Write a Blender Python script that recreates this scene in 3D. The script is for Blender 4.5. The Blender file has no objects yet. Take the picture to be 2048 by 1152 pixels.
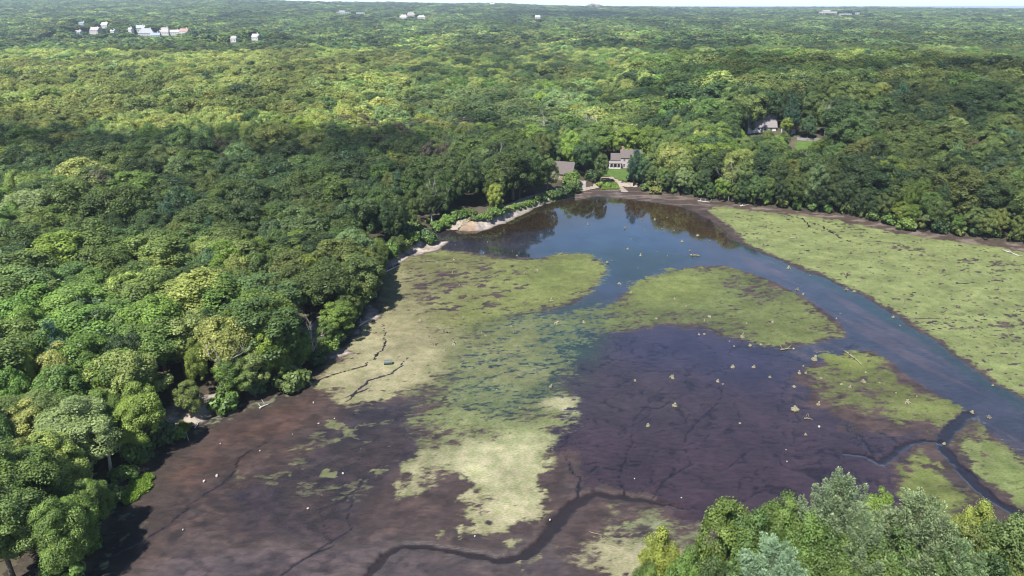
import bpy, bmesh, math, random, time
import numpy as np
from mathutils import Vector, Matrix, Euler
T0 = time.time()
SC = bpy.context.scene
COL = SC.collection
PI = math.pi

# ------------------------------------------------------------------ camera
CAM_H, PITCH, FPX = 70.0, math.radians(21.7), 1435.0
cam = bpy.data.cameras.new('camera'); cam_o = bpy.data.objects.new('camera', cam); COL.objects.link(cam_o)
cam.sensor_width = 36; cam.lens = 36 * FPX / 2048; cam.clip_start = 1; cam.clip_end = 60000
cam_o.location = (0, 0, CAM_H); cam_o.rotation_euler = (PI / 2 - PITCH, 0, 0)
SC.camera = cam_o
# ------------------------------------------------------------------ sky, sun, exposure
SUN_EL = math.radians(56); sun_h = Vector((-0.54, -0.84)).normalized()
SUN_DIR = Vector((sun_h.x * math.cos(SUN_EL), sun_h.y * math.cos(SUN_EL), math.sin(SUN_EL)))
w = bpy.data.worlds.new('World'); SC.world = w; w.use_nodes = True
nt = w.node_tree; bg = nt.nodes['Background']
sky = nt.nodes.new('ShaderNodeTexSky'); sky.sky_type = 'NISHITA'; sky.sun_disc = False
sky.sun_elevation = SUN_EL; sky.sun_rotation = math.atan2(SUN_DIR.x, SUN_DIR.y); sky.altitude = 70
sky.air_density = 1.0; sky.dust_density = 0.15; sky.ozone_density = 2.5
nt.links.new(sky.outputs[0], bg.inputs[0]); bg.inputs[1].default_value = 0.088
sl = bpy.data.lights.new('sun', 'SUN'); sl.energy = 5.0; sl.angle = math.radians(0.55); sl.color = (1, .965, .91)
so = bpy.data.objects.new('sun', sl); COL.objects.link(so)
so.rotation_euler = (-SUN_DIR).to_track_quat('-Z', 'Y').to_euler(); so.location = SUN_DIR * 300
SC.view_settings.view_transform = 'Standard'; SC.view_settings.look = 'None'
SC.view_settings.exposure = 1.36; SC.view_settings.gamma = 1; SC.view_settings.use_curve_mapping = False
cy = SC.cycles
cy.max_bounces = 5; cy.diffuse_bounces = 3; cy.glossy_bounces = 2; cy.transmission_bounces = 3
cy.volume_bounces = 0; cy.transparent_max_bounces = 6; cy.caustics_reflective = False; cy.caustics_refractive = False
cy.use_denoising = True; cy.filter_width = 1.1; cy.sample_clamp_indirect = 4

# ------------------------------------------------------------------ pixel <-> ground
CP, SP = math.cos(PITCH), math.sin(PITCH)
def ray(px, py):
    a = (px - 1024) / FPX; b = (576 - py) / FPX
    return np.array([a, CP + b * SP, -SP + b * CP])
def gp(px, py, z=0.0):
    d = ray(px, py); t = (z - CAM_H) / d[2]
    return np.array([d[0] * t, d[1] * t])
def atd(px, py, D):                      # point of that pixel's ray at forward distance y = D
    d = ray(px, py); t = D / d[1]
    return np.array([d[0] * t, D, CAM_H + d[2] * t])
def proj(x, y, z):
    q = np.asarray(z) - CAM_H
    f = y * CP - q * SP; u = y * SP + q * CP
    return 1024 + FPX * x / f, 576 - FPX * u / f
# ------------------------------------------------------------------ numeric helpers
def _h(xi, yi, s):
    h = (xi.astype(np.int64) * 374761393 + yi.astype(np.int64) * 668265263 + s * 1446647) & 0xffffffff
    h = ((h ^ (h >> 13)) * 1274126177) & 0xffffffff
    return ((h ^ (h >> 16)) & 0xffffff) / float(0xffffff)
def vn(x, y, s=0):
    x = np.asarray(x, float); y = np.asarray(y, float)
    xi = np.floor(x); yi = np.floor(y); fx = x - xi; fy = y - yi
    fx = fx * fx * (3 - 2 * fx); fy = fy * fy * (3 - 2 * fy)
    a = _h(xi, yi, s); b = _h(xi + 1, yi, s); c = _h(xi, yi + 1, s); d = _h(xi + 1, yi + 1, s)
    return (a * (1 - fx) + b * fx) * (1 - fy) + (c * (1 - fx) + d * fx) * fy
def fbm(x, y, s=0, o=4):
    r = 0; a = .5; t = 0
    for i in range(o):
        r = r + a * vn(x, y, s + i * 17); t += a; a *= .52; x = x * 2.03 + 5.1; y = y * 2.03 + 1.7
    return r / t
def sst(a, b, x):
    t = np.clip((x - a) / (b - a), 0, 1); return t * t * (3 - 2 * t)
def sdpoly(X, Y, P):
    P = np.asarray(P, float); d = np.full(X.shape, 1e18); ins = np.zeros(X.shape, bool); n = len(P)
    for i in range(n):
        ax, ay = P[i]; bx, by = P[(i + 1) % n]; ex, ey = bx - ax, by - ay
        t = np.clip(((X - ax) * ex + (Y - ay) * ey) / (ex * ex + ey * ey + 1e-12), 0, 1)
        d = np.minimum(d, (X - ax - t * ex) ** 2 + (Y - ay - t * ey) ** 2)
        if ay != by:
            c = ((ay > Y) != (by > Y)) & (X < ex * (Y - ay) / (by - ay) + ax); ins ^= c
    d = np.sqrt(d); return np.where(ins, -d, d)
def dpline(X, Y, P, W=None):             # distance to a polyline, and the local width
    P = np.asarray(P, float); d = np.full(X.shape, 1e18); wd = np.zeros(X.shape)
    W = np.ones(len(P)) if W is None else np.asarray(W, float)
    for i in range(len(P) - 1):
        ax, ay = P[i]; bx, by = P[i + 1]; ex, ey = bx - ax, by - ay
        t = np.clip(((X - ax) * ex + (Y - ay) * ey) / (ex * ex + ey * ey + 1e-12), 0, 1)
        q = np.sqrt((X - ax - t * ex) ** 2 + (Y - ay - t * ey) ** 2); m = q < d
        d = np.where(m, q, d); wd = np.where(m, W[i] * (1 - t) + W[i + 1] * t, wd)
    return d, wd
def px2w(L, z=0.0): return [gp(a, b, z) for a, b in L]

# ------------------------------------------------------------------ object helpers
def mesh_np(name, V, F, mats=(), mi=None, smooth=False):
    me = bpy.data.meshes.new(name); V = np.asarray(V, np.float32); F = np.asarray(F, np.int32)
    n, k = F.shape
    me.vertices.add(len(V)); me.vertices.foreach_set('co', V.ravel())
    me.loops.add(n * k); me.loops.foreach_set('vertex_index', F.ravel())
    me.polygons.add(n); me.polygons.foreach_set('loop_start', np.arange(0, n * k, k, dtype=np.int32))
    for m in mats: me.materials.append(m)
    if mi is not None: me.polygons.foreach_set('material_index', np.asarray(mi, np.int32))
    if smooth: me.polygons.foreach_set('use_smooth', np.ones(n, bool))
    me.update(calc_edges=True); return me
def attr(me, name, typ, data, dom='POINT'):
    a = me.attributes.new(name, typ, dom); data = np.asarray(data, np.float32)
    if typ == 'FLOAT_COLOR':
        d4 = np.ones((len(data), 4), np.float32); d4[:, :3] = data; a.data.foreach_set('color', d4.ravel())
    elif typ == 'FLOAT_VECTOR': a.data.foreach_set('vector', data.ravel())
    elif typ == 'INT': a.data.foreach_set('value', data.astype(np.int32))
    else: a.data.foreach_set('value', data)
def link(name, me, parent=None, loc=None):
    o = bpy.data.objects.new(name, me); COL.objects.link(o)
    if parent is not None: o.parent = parent
    if loc is not None: o.location = loc
    return o
def tag(o, label=None, cat=None, group=None, kind=None):
    if label: o['label'] = label
    if cat: o['category'] = cat
    if group: o['group'] = group
    if kind: o['kind'] = kind
    return o
def empty(name, loc, rz=0):
    o = bpy.data.objects.new(name, None); COL.objects.link(o); o.location = loc; o.rotation_euler = (0, 0, rz)
    o.empty_display_size = .5; return o
class MB:                                # collects polygons for one mesh
    def __init__(s): s.V = []; s.F = []
    def poly(s, pts):
        b = len(s.V); s.V += [tuple(p) for p in pts]; s.F.append(tuple(range(b, b + len(pts))))
    def box(s, x0, x1, y0, y1, z0, z1):
        b = len(s.V)
        s.V += [(x0, y0, z0), (x1, y0, z0), (x1, y1, z0), (x0, y1, z0), (x0, y0, z1), (x1, y0, z1), (x1, y1, z1), (x0, y1, z1)]
        s.F += [tuple(b + i for i in f) for f in ((0, 3, 2, 1), (4, 5, 6, 7), (0, 1, 5, 4), (1, 2, 6, 5), (2, 3, 7, 6), (3, 0, 4, 7))]
    def tube(s, pts, rad, n=6, cap=True):
        pts = [Vector(p) for p in pts]; b0 = len(s.V); up = Vector((0, 0, 1))
        for i, p in enumerate(pts):
            t = (pts[min(i + 1, len(pts) - 1)] - pts[max(i - 1, 0)]).normalized()
            u = t.cross(up if abs(t.z) < .9 else Vector((1, 0, 0))).normalized(); v = t.cross(u)
            for k in range(n):
                a = 2 * PI * k / n; s.V.append(tuple(p + (u * math.cos(a) + v * math.sin(a)) * rad[i]))
        for i in range(len(pts) - 1):
            for k in range(n):
                a = b0 + i * n + k; c = b0 + i * n + (k + 1) % n
                s.F.append((a, c, c + n, a + n))
        if cap:
            s.F.append(tuple(b0 + (len(pts) - 1) * n + k for k in range(n))); s.F.append(tuple(b0 + k for k in reversed(range(n))))
    def mesh(s, name, mat, smooth=False):
        me = bpy.data.meshes.new(name); me.from_pydata(s.V, [], s.F); me.materials.append(mat)
        if smooth: me.polygons.foreach_set('use_smooth', np.ones(len(s.F), bool))
        me.update(); return me
    def build(s, name, mat, parent=None, smooth=False): return link(name, s.mesh(name, mat, smooth), parent)

# ------------------------------------------------------------------ materials
def newmat(name):
    m = bpy.data.materials.new(name); m.use_nodes = True; return m, m.node_tree, m.node_tree.nodes['Principled BSDF']
def N(nt, t, **k):
    n = nt.nodes.new(t)
    for a, b in k.items(): setattr(n, a, b)
    return n
def sock(nt, s, v):
    if isinstance(v, (int, float, tuple, list)): s.default_value = v
    else: nt.links.new(v, s)
def math_n(nt, op, a, b=None, clamp=False):
    n = N(nt, 'ShaderNodeMath', operation=op, use_clamp=clamp); sock(nt, n.inputs[0], a)
    if b is not None: sock(nt, n.inputs[1], b)
    return n.outputs[0]
def mixc(nt, f, a, b, bt='MIX'):
    n = N(nt, 'ShaderNodeMix', data_type='RGBA', blend_type=bt); sock(nt, n.inputs[0], f)
    sock(nt, n.inputs[6], a if not isinstance(a, tuple) else (*a, 1)[:4]); sock(nt, n.inputs[7], b if not isinstance(b, tuple) else (*b, 1)[:4])
    return n.outputs[2]
def ramp(nt, x, lo, hi, a=0., b=1.):
    n = N(nt, 'ShaderNodeMapRange'); n.interpolation_type = 'SMOOTHSTEP'
    sock(nt, n.inputs[0], x); sock(nt, n.inputs[1], lo); sock(nt, n.inputs[2], hi); sock(nt, n.inputs[3], a); sock(nt, n.inputs[4], b)
    return n.outputs[0]
def noise(nt, scale, detail=4, vec=None, rough=.55):
    n = N(nt, 'ShaderNodeTexNoise'); n.inputs['Scale'].default_value = scale; n.inputs['Detail'].default_value = detail
    n.inputs['Roughness'].default_value = rough
    if vec is not None: nt.links.new(vec, n.inputs['Vector'])
    return n.outputs[0]
def pos(nt, sc=(1, 1, 1), rot=0):
    g = N(nt, 'ShaderNodeNewGeometry'); m = N(nt, 'ShaderNodeMapping'); m.inputs['Scale'].default_value = sc
    m.inputs['Rotation'].default_value = (0, 0, rot); nt.links.new(g.outputs['Position'], m.inputs['Vector']); return m.outputs[0]
def at(nt, name, typ='GEOMETRY'):
    return N(nt, 'ShaderNodeAttribute', attribute_name=name, attribute_type=typ)
def plain(name, col, rough=.8, var=.25, scale=1.5, spec=.3):
    m, t, b = newmat(name); tc = N(t, 'ShaderNodeTexCoord'); f = noise(t, scale, 5, tc.outputs['Object'])
    c = mixc(t, f, tuple(x * (1 - var) for x in col), tuple(min(1, x * (1 + var)) for x in col))
    t.links.new(c, b.inputs['Base Color']); b.inputs['Roughness'].default_value = rough; b.inputs['Specular IOR Level'].default_value = spec
    return m
def leafmat(name, trans=.3, rough=.6, spec=.25):
    m, t, b = newmat(name); out = t.nodes['Material Output']
    ti = at(t, 'tint', 'INSTANCER').outputs['Color']; lv = at(t, 'lv').outputs['Fac']
    c = mixc(t, 1.0, ti, mixc(t, lv, (.52, .57, .58), (1.55, 1.52, 1.38)), 'MULTIPLY')
    t.links.new(c, b.inputs['Base Color']); b.inputs['Roughness'].default_value = rough; b.inputs['Specular IOR Level'].default_value = spec
    tr = N(t, 'ShaderNodeBsdfTranslucent'); t.links.new(mixc(t, 1.0, c, (1.25, 1.3, .7), 'MULTIPLY'), tr.inputs[0])
    mx = N(t, 'ShaderNodeMixShader'); mx.inputs[0].default_value = trans
    t.links.new(b.outputs[0], mx.inputs[1]); t.links.new(tr.outputs[0], mx.inputs[2]); t.links.new(mx.outputs[0], out.inputs['Surface'])
    return m
M = {}
M['leaf'] = leafmat('leaf', .34, .5, .28); M['needle'] = leafmat('needle', .25, .5, .25)
M['bark'] = plain('bark', (.085, .07, .055), .9, .45, 2.5)
M['palebark'] = plain('weathered_wood', (.29, .27, .24), .85, .3, 3)
M['stump'] = plain('stump_wood', (.15, .138, .09), .85, .4, 2.2)
M['darkwood'] = plain('wet_wood', (.10, .085, .065), .7, .5, 2.2)
M['clapboard'] = plain('clapboard', (.29, .245, .24), .7, .08, 1.)
M['white'] = plain('white_paint', (.42, .40, .38), .6, .06, 1.)
M['roofbrown'] = plain('roof_shingle_brown', (.085, .07, .066), .9, .3, 1.6)
M['roofgrey'] = plain('roof_shingle_grey', (.15, .135, .135), .9, .18, 1.2)
M['shingle'] = plain('wood_shingle_wall', (.19, .14, .12), .9, .3, 1.6)
M['brick'] = plain('chimney_brick', (.30, .17, .13), .9, .3, 3)
M['stone'] = plain('fieldstone', (.42, .39, .35), .9, .3, 1.5)
m, t, b = newmat('window_glass'); b.inputs['Base Color'].default_value = (.02, .025, .03, 1); b.inputs['Roughness'].default_value = .08; M['glass'] = m

# pond bottom, water and algae share one material driven by attributes of the ground itself
m, t, b = newmat('pond_surface')
acol = at(t, 'acol').outputs['Color']; scol = at(t, 'scol').outputs['Color']
alg = at(t, 'alg').outputs['Fac']; wet = at(t, 'wet').outputs['Fac']; sub = at(t, 'sub').outputs['Fac']
n1 = noise(t, 1.0, 6, pos(t, (.55, 1.25, 1), .25), .68)       # flecks, drawn out along the flow
n2 = noise(t, .55, 5, pos(t)); n3 = noise(t, 3.2, 3, pos(t, (.6, 1.4, 1), .2)); n4 = noise(t, .13, 5, pos(t, (1, 1, 1), .4), .6)
k = math_n(t, 'ADD', alg, math_n(t, 'MULTIPLY', math_n(t, 'SUBTRACT', n1, .5), 1.25))
cover = ramp(t, k, .28, .70)
ac = mixc(t, 1., acol, mixc(t, ramp(t, n3, .28, .72), (.78, .80, .79), (1.20, 1.18, 1.20)), 'MULTIPLY')
ac = mixc(t, 1., ac, mixc(t, ramp(t, n2, .3, .7), (.80, .86, .76), (1.18, 1.12, 1.22)), 'MULTIPLY')
scv = mixc(t, 1., scol, mixc(t, ramp(t, n4, .3, .7), (.78, .78, .80), (1.24, 1.22, 1.2)), 'MULTIPLY')
scv = mixc(t, 1., scv, mixc(t, ramp(t, n1, .3, .7), (.76, .76, .78), (1.26, 1.25, 1.22)), 'MULTIPLY')
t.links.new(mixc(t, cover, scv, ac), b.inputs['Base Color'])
dry = math_n(t, 'MULTIPLY', cover, math_n(t, 'SUBTRACT', 1., sub))
glo = math_n(t, 'MULTIPLY', wet, math_n(t, 'SUBTRACT', 1., dry), True)
rg = ramp(t, math_n(t, 'ADD', glo, math_n(t, 'MULTIPLY', math_n(t, 'SUBTRACT', n4, .5), .25)), .0, 1., .82, .045)
t.links.new(rg, b.inputs['Roughness']); b.inputs['IOR'].default_value = 1.5
t.links.new(ramp(t, glo, 0, .6, .15, .5), b.inputs['Specular IOR Level'])
bp = N(t, 'ShaderNodeBump'); bp.inputs['Distance'].default_value = .12
t.links.new(n3, bp.inputs['Height']); t.links.new(math_n(t, 'ADD', math_n(t, 'MULTIPLY', math_n(t, 'SUBTRACT', 1., glo), .55), .004), bp.inputs['Strength'])
t.links.new(bp.outputs[0], b.inputs['Normal']); M['pond'] = m
# forest floor / far ground
m, t, b = newmat('ground'); gcol = at(t, 'gcol').outputs['Color']; nn = noise(t, .35, 6, pos(t))
t.links.new(mixc(t, 1., gcol, mixc(t, nn, (.55, .55, .55), (1.4, 1.4, 1.35)), 'MULTIPLY'), b.inputs['Base Color'])
b.inputs['Roughness'].default_value = .95; b.inputs['Specular IOR Level'].default_value = .1; M['ground'] = m
def soil(name, c0, c1, sc):
    m, t, b = newmat(name); nn = noise(t, sc, 6, pos(t), .65)
    t.links.new(mixc(t, ramp(t, nn, .3, .7), c0, c1), b.inputs['Base Color']); b.inputs['Roughness'].default_value = .95
    b.inputs['Specular IOR Level'].default_value = .1
    bp = N(t, 'ShaderNodeBump'); bp.inputs['Distance'].default_value = .1; bp.inputs['Strength'].default_value = .6
    t.links.new(nn, bp.inputs['Height']); t.links.new(bp.outputs[0], b.inputs['Normal']); return m
M['lawn'] = soil('lawn', (.040, .072, .016), (.064, .10, .024), .5); M['sand'] = soil('sandy_path', (.15, .122, .095), (.22, .19, .155), .6)
M['cloud'] = None

# ------------------------------------------------------------------ terrain
POND_PX = [(110, 1250), (165, 1160), (200, 1120), (215, 1080), (240, 1015), (275, 962), (320, 910), (350, 878), (352, 862), (385, 852), (440, 822), (520, 797), (570, 777),
           (612, 756), (645, 728), (668, 708), (692, 690), (707, 665), (716, 640), (742, 616), (757, 590), (764, 560), (766, 538), (792, 521),
           (830, 502), (860, 492), (884, 486), (872, 480), (840, 478), (815, 474), (812, 465), (850, 459), (890, 459), (935, 463), (962, 462), (1010, 446), (1070, 416), (1110, 401), (1150, 389),
           (1168, 379), (1200, 376), (1240, 374), (1290, 379), (1340, 389), (1380, 396), (1430, 403), (1500, 413), (1560, 418), (1620, 425), (1680, 431), (1722, 440), (1790, 453),
           (1832, 463), (1880, 469), (1930, 476), (2000, 483), (2060, 495), (2200, 520), (2420, 560), (2750, 640), (3100, 800), (3100, 1180), (2000, 1205), (1250, 1215), (600, 1300)]
PW = np.array(px2w(POND_PX))
# far skyline: ridge heights by picture column
RX = [-600, 0, 200, 400, 600, 700, 800, 900, 980, 1050, 1150, 1300, 1450, 1600, 1750, 1900, 2048, 2600]
RYP = [2, 2, 1, 1, 3, 5, 6, 8, 8, 11, 14, 15, 17, 17, 15, 17, 18, 20]
RZ = [CAM_H - 5000 * math.tan(PITCH + math.atan((y - 576) / FPX)) - 15 for y in RYP]
BUMPS = []                               # (x, y, z_target, radius) knolls that carry far buildings
HOUSE2 = None
def base_h(X, Y):
    r = np.hypot(X, Y); u = 1024 + FPX * X / np.maximum(Y * CP + CAM_H * SP, 1)
    ridge = np.interp(u, RX, RZ) + 3
    h = -4 + ridge * sst(1200, 5000, r) * (1 - sst(5600, 8500, r)) + 4 * (1 - sst(900, 3000, r))
    h = h + (fbm(X / 420, Y / 420, 5, 3) - .5) * 16 * sst(350, 1600, r) * (1 - .5 * sst(5600, 8500, r))
    return h
def hills(X, Y):
    hr = 15.5 * sst(55, 110, X) * sst(255, 345, Y) * (1 - sst(520, 800, Y)) * (1 - .5 * sst(260, 420, X))
    hr = hr + 5 * sst(95, 150, X) * sst(205, 260, Y) * (1 - sst(520, 800, Y))
    hl = 5 * sst(-70, -130, X) * (1 - sst(500, 900, Y))
    return hr + hl
def H(X, Y, d=None):
    X = np.asarray(X, float); Y = np.asarray(Y, float)
    if d is None: d = sdpoly(X, Y, PW)
    u = 1024 + FPX * X / np.maximum(Y * CP + CAM_H * SP, 1)
    dam = ((X > -36) & (X < 40) & (Y > 185) & (Y < 290)).astype(float)
    bank = sst(0, 4.5, d) * (1.2 + .9 * dam)
    hh = bank + (base_h(X, Y) + hills(X, Y)) * sst(3, 40, d)
    for bx, by, bz, br in BUMPS:
        wgt = np.exp(-((X - bx) ** 2 + (Y - by) ** 2) / (2 * br * br)); hh = hh * (1 - wgt) + bz * wgt
    return hh
def h1(x, y): return float(H(np.array([x]), np.array([y]))[0])

# far buildings: (px, py of base, forward distance)
FAR_SPEC = [  # px, base py, D, width m, depth m, eave m, roof m, wall, roof colour, label
    (159, 70, 1380, 12, 10, 5, 3, (.75, .72, .68), (.5, .45, .42), 'small white house, leftmost in the far cluster of houses at upper left'),
    (193, 67, 1400, 19, 13, 6, 5, (.75, .70, .66), (.55, .48, .46), 'house with broad pale pinkish roof at the left of the far upper left cluster'),
    (212, 57, 1480, 12, 11, 7, 4, (.80, .79, .77), (.75, .75, .75), 'house with bright white roof behind the broad pinkish roof at upper left'),
    (166, 52, 1560, 12, 9, 5, 3, (.7, .7, .7), (.34, .40, .46), 'low blue-grey roofed house highest in the far upper left cluster'),
    (229, 73, 1370, 9, 9, 9, 3, (.84, .83, .80), (.6, .6, .62), 'narrow white house left of the dark tree inside the far cluster'),
    (264, 73, 1370, 6, 8, 12, 3, (.84, .83, .80), (.6, .6, .62), 'tall thin white house just right of the dark tree in the far cluster'),
    (284, 66, 1450, 15, 12, 9, 5, (.80, .79, .77), (.55, .57, .58), 'white house with grey gable behind the large hipped roof at upper left'),
    (295, 74, 1390, 26, 14, 7, 8, (.80, .78, .75), (.50, .52, .52), 'largest far mansion with steep pale grey roof at upper left'),
    (312, 75, 1375, 16, 10, 4, 4, (.82, .80, .76), (.42, .48, .56), 'low wing with blue-grey roof right of the largest far mansion'),
    (331, 70, 1410, 23, 14, 6, 7, (.80, .77, .73), (.55, .50, .48), 'mansion with taupe hipped roof in the middle right of the far cluster'),
    (352, 71, 1410, 16, 11, 6, 4, (.84, .82, .78), (.60, .58, .56), 'pale low house between the taupe mansion and pink roofed house'),
    (371, 71, 1400, 16, 12, 7, 5, (.86, .84, .80), (.52, .33, .28), 'white house with pinkish red roof at the right end of the far cluster'),
    (470, 84, 1120, 9, 8, 5, 3, (.82, .81, .78), (.5, .5, .5), 'tiny white house alone in the trees right of the far cluster'),
    (513, 80, 1180, 11, 9, 5, 4, (.84, .83, .8), (.6, .6, .6), 'small white house farther right in trees beyond the far cluster'),
    (808, 40, 2300, 22, 16, 9, 6, (.84, .81, .77), (.62, .56, .52), 'pale house, left one of the distant hamlet left of centre'),
    (822, 37, 2400, 26, 16, 11, 7, (.80, .77, .73), (.5, .45, .42), 'pale house, middle and tallest of the distant hamlet left of centre'),
    (843, 40, 2300, 24, 16, 8, 5, (.84, .82, .8), (.66, .6, .57), 'pale house, right one of the distant hamlet left of centre'),
    (1075, 39, 2350, 15, 12, 7, 5, (.85, .85, .85), (.7, .72, .75), 'single tiny white house in distant forest right of centre'),
]
for (px, py, D, *_r) in FAR_SPEC:
    p = atd(px, py, D); BUMPS.append((p[0], p[1], p[2], 34))
FARBLK = [  # long distant blocks: px, base py, D, width, eave, colour, label
    (688, 28, 3000, 55, 7, (.72, .70, .68), 'long low pale building, left one on the distant ridge at upper left'),
    (722, 29, 2950, 34, 7, (.80, .79, .76), 'shorter low white building beside the long pale one on distant ridge'),
    (1655, 30, 2900, 62, 12, (.82, .77, .70), 'large cream building with stepped roof on the distant right ridge'),
    (1690, 31, 2880, 40, 6, (.84, .83, .80), 'low white wing right of the large cream building on right ridge'),
    (1713, 30, 2900, 16, 8, (.85, .84, .82), 'small white block at the right end of the distant right ridge row'),
    (1188, 15, 4700, 70, 16, (.60, .42, .36), 'tan flat-topped building on the horizon right of centre')]
for (px, py, D, *_r) in FARBLK:
    p = atd(px, py, D); BUMPS.append((p[0], p[1], p[2], 60))
# clearings (world polygons) kept free of trees
CLEAR = []
def wpoly(L, z=1.5): return np.array(px2w(L, z))
LAWN_PX = [(1212, 338), (1262, 338), (1263, 362), (1235, 361), (1222, 353), (1196, 352)]
CLEAR.append(wpoly([(1195, 326), (1275, 326), (1272, 378), (1165, 382), (1165, 366), (1192, 352)], 2))
CLEAR.append(wpoly([(1100, 345), (1162, 345), (1165, 372), (1100, 372)], 2))
CLEAR.append(wpoly([(880, 462), (900, 442), (1000, 414), (1055, 392), (1100, 384), (1165, 377), (1168, 384), (1070, 420), (960, 466)], 2))
CLEAR.append(wpoly([(596, 640), (622, 634), (632, 660), (642, 690), (628, 700), (612, 680)], 1))
CLEAR.append(wpoly([(322, 868), (334, 840), (380, 812), (428, 806), (438, 820), (385, 850)], 1))

# ------------------------------------------------------------------ pond grid (open water, mud flats, algae, banks)
def pond():
    xs = np.arange(-135, 205, .36); ys = [66.0]
    while ys[-1] < 345: ys.append(ys[-1] + max(.30, .0037 * ys[-1]))
    ys = np.array(ys); nx, ny = len(xs), len(ys)
    X, Y = np.meshgrid(xs, ys); X = X.ravel(); Y = Y.ravel()
    jx = (vn(X * 3.1, Y * 3.3, 3) - .5) * .2; X = X + jx
    d = sdpoly(X, Y, PW)
    d = d + (fbm(X / 2.2, Y / 2.2, 8, 3) - .5) * 1.8
    U, Vp = proj(X, Y, 0)
    wx = (fbm(X / 9, Y / 9, 21) - .5); wy = (fbm(X / 9, Y / 9, 22) - .5)
    fx = (fbm(X / 2.5, Y / 2.5, 31) - .5); fy = (fbm(X / 2.5, Y / 2.5, 32) - .5)
    gx = fbm(X / .9, Y / .9, 33, 3) - .5; gy = fbm(X / .9, Y / .9, 34, 3) - .5
    XW = X + wx * 7.5 + fx * 4.2 + gx * 1.6; YW = Y + wy * 7.5 + fy * 4.2 + gy * 1.6
    XL = X + wx * 2.5 + fx * 1.5 + gx * .8; YL = Y + wy * 2.5 + fy * 1.5 + gy * .8
    def reg(L, soft, w=True, big=True):
        s = sdpoly(XW if big else XL, YW if big else YL, px2w(L)); return sst(soft, -soft, s)
    one = np.ones(X.shape)
    def C(c): return np.outer(one, c)
    def mix(A, B, f): return A * (1 - f[:, None]) + (B if isinstance(B, np.ndarray) and B.ndim == 2 else C(B)) * f[:, None]
    # --- mud
    scol = C((.106, .072, .063)); wet = one * .33; alg = one * -.25; acol = C((.16, .18, .07)); sub = one * 0.
    big = fbm(X / 14, Y / 14, 41); fine = fbm(X / 1.6, Y / 1.6, 43)
    scol = scol * (.75 + .5 * big)[:, None]
    red = reg([(300, 960), (350, 880), (440, 835), (560, 790), (640, 750), (680, 745), (640, 800), (590, 850), (520, 900), (440, 950), (360, 1010)], 5)
    scol = mix(scol, (.112, .064, .046), red * (.45 + .55 * sst(.4, .6, fbm(X / 7, Y / 7, 45))))
    brn = reg([(200, 1130), (300, 1000), (440, 930), (520, 920), (470, 1000), (420, 1152), (200, 1230)], 8)
    blot = sst(.5, .58, fbm(X / 3.2, Y / 2.2, 47)) * brn
    scol = mix(scol, (.050, .033, .028), blot); wet = wet + .1 * blot
    film = reg([(430, 990), (520, 940), (620, 920), (700, 960), (700, 1060), (560, 1060), (460, 1040)], 6)
    wet = np.maximum(wet, .93 * film); scol = mix(scol, (.045, .034, .036), film * .7)
    film2 = reg([(600, 870), (700, 800), (860, 810), (860, 870), (820, 930), (720, 1000), (620, 960)], 6)
    wet = np.maximum(wet, .8 * film2); scol = mix(scol, (.045, .033, .034), film2 * .8)
    gry = reg([(230, 1180), (400, 1090), (520, 1075), (640, 1070), (780, 1090), (1000, 1110), (1080, 1090), (1130, 1100), (1150, 1200), (400, 1250)], 5)
    wet = np.maximum(wet, .62 * gry); scol = mix(scol, (.135, .108, .102), gry)
    mt = fbm(X / 2.4, Y / 1.5, 114, 5); mt2 = fbm((X + Y * .5) / 4, (Y - X * .5) / 2.6, 115, 5)
    scol = scol * (.74 + .52 * sst(.3, .7, mt))[:, None]; scol = mix(scol, (.105, .088, .082), sst(.56, .72, mt2) * .35 * (1 - film)); scol = mix(scol, (.040, .028, .026), sst(.56, .66, fbm(X / 1.9, Y / 1.2, 116)) * .55)
    wet = wet + (mt2 - .5) * .15
    # left shore: greenish grey crust next to trees
    crust = sst(9, 1, -d) * (Vp > 760) * (U < 700)
    scol = mix(scol, (.075, .066, .055), crust * .8); wet = wet * (1 - .7 * crust)
    lp = crust * sst(.50, .62, fbm(X / 2.5, Y / 4, 49)); alg = np.maximum(alg, .6 * lp - .25 + .3 * lp); acol = mix(acol, (.20, .22, .13), lp)
    # --- purple soft mud under a film of water
    P = reg([(1175, 682), (1215, 665), (1300, 655), (1400, 660), (1480, 682), (1580, 703), (1690, 682), (1745, 690), (1640, 718), (1598, 740), (1588, 765), (1620, 805), (1700, 845), (1800, 868),
             (1880, 880), (1800, 925), (1760, 960), (1800, 1010), (1600, 1100), (1400, 1060), (1300, 1012), (1200, 990), (1160, 965), (1150, 920), (1085, 885), (1100, 858), (1140, 822), (1165, 795), (1145, 762), (1150, 730), (1192, 715)], 2.5)
    scol = mix(scol, (.070, .047, .058), P); wet = np.where(P > .5, .90, wet)
    pr = P * reg([(1180, 720), (1330, 740), (1380, 830), (1260, 860), (1200, 830)], 10); scol = mix(scol, (.075, .056, .062), pr)
    pt = P * reg([(1190, 690), (1300, 655), (1400, 660), (1580, 705), (1740, 690), (1600, 735), (1580, 780), (1450, 760), (1300, 730)], 9); wet = np.maximum(wet, pt * .99); scol = mix(scol, (.050, .045, .090), pt * .8)  # bluer upper end: reflected sky painted into the mud colour
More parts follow.
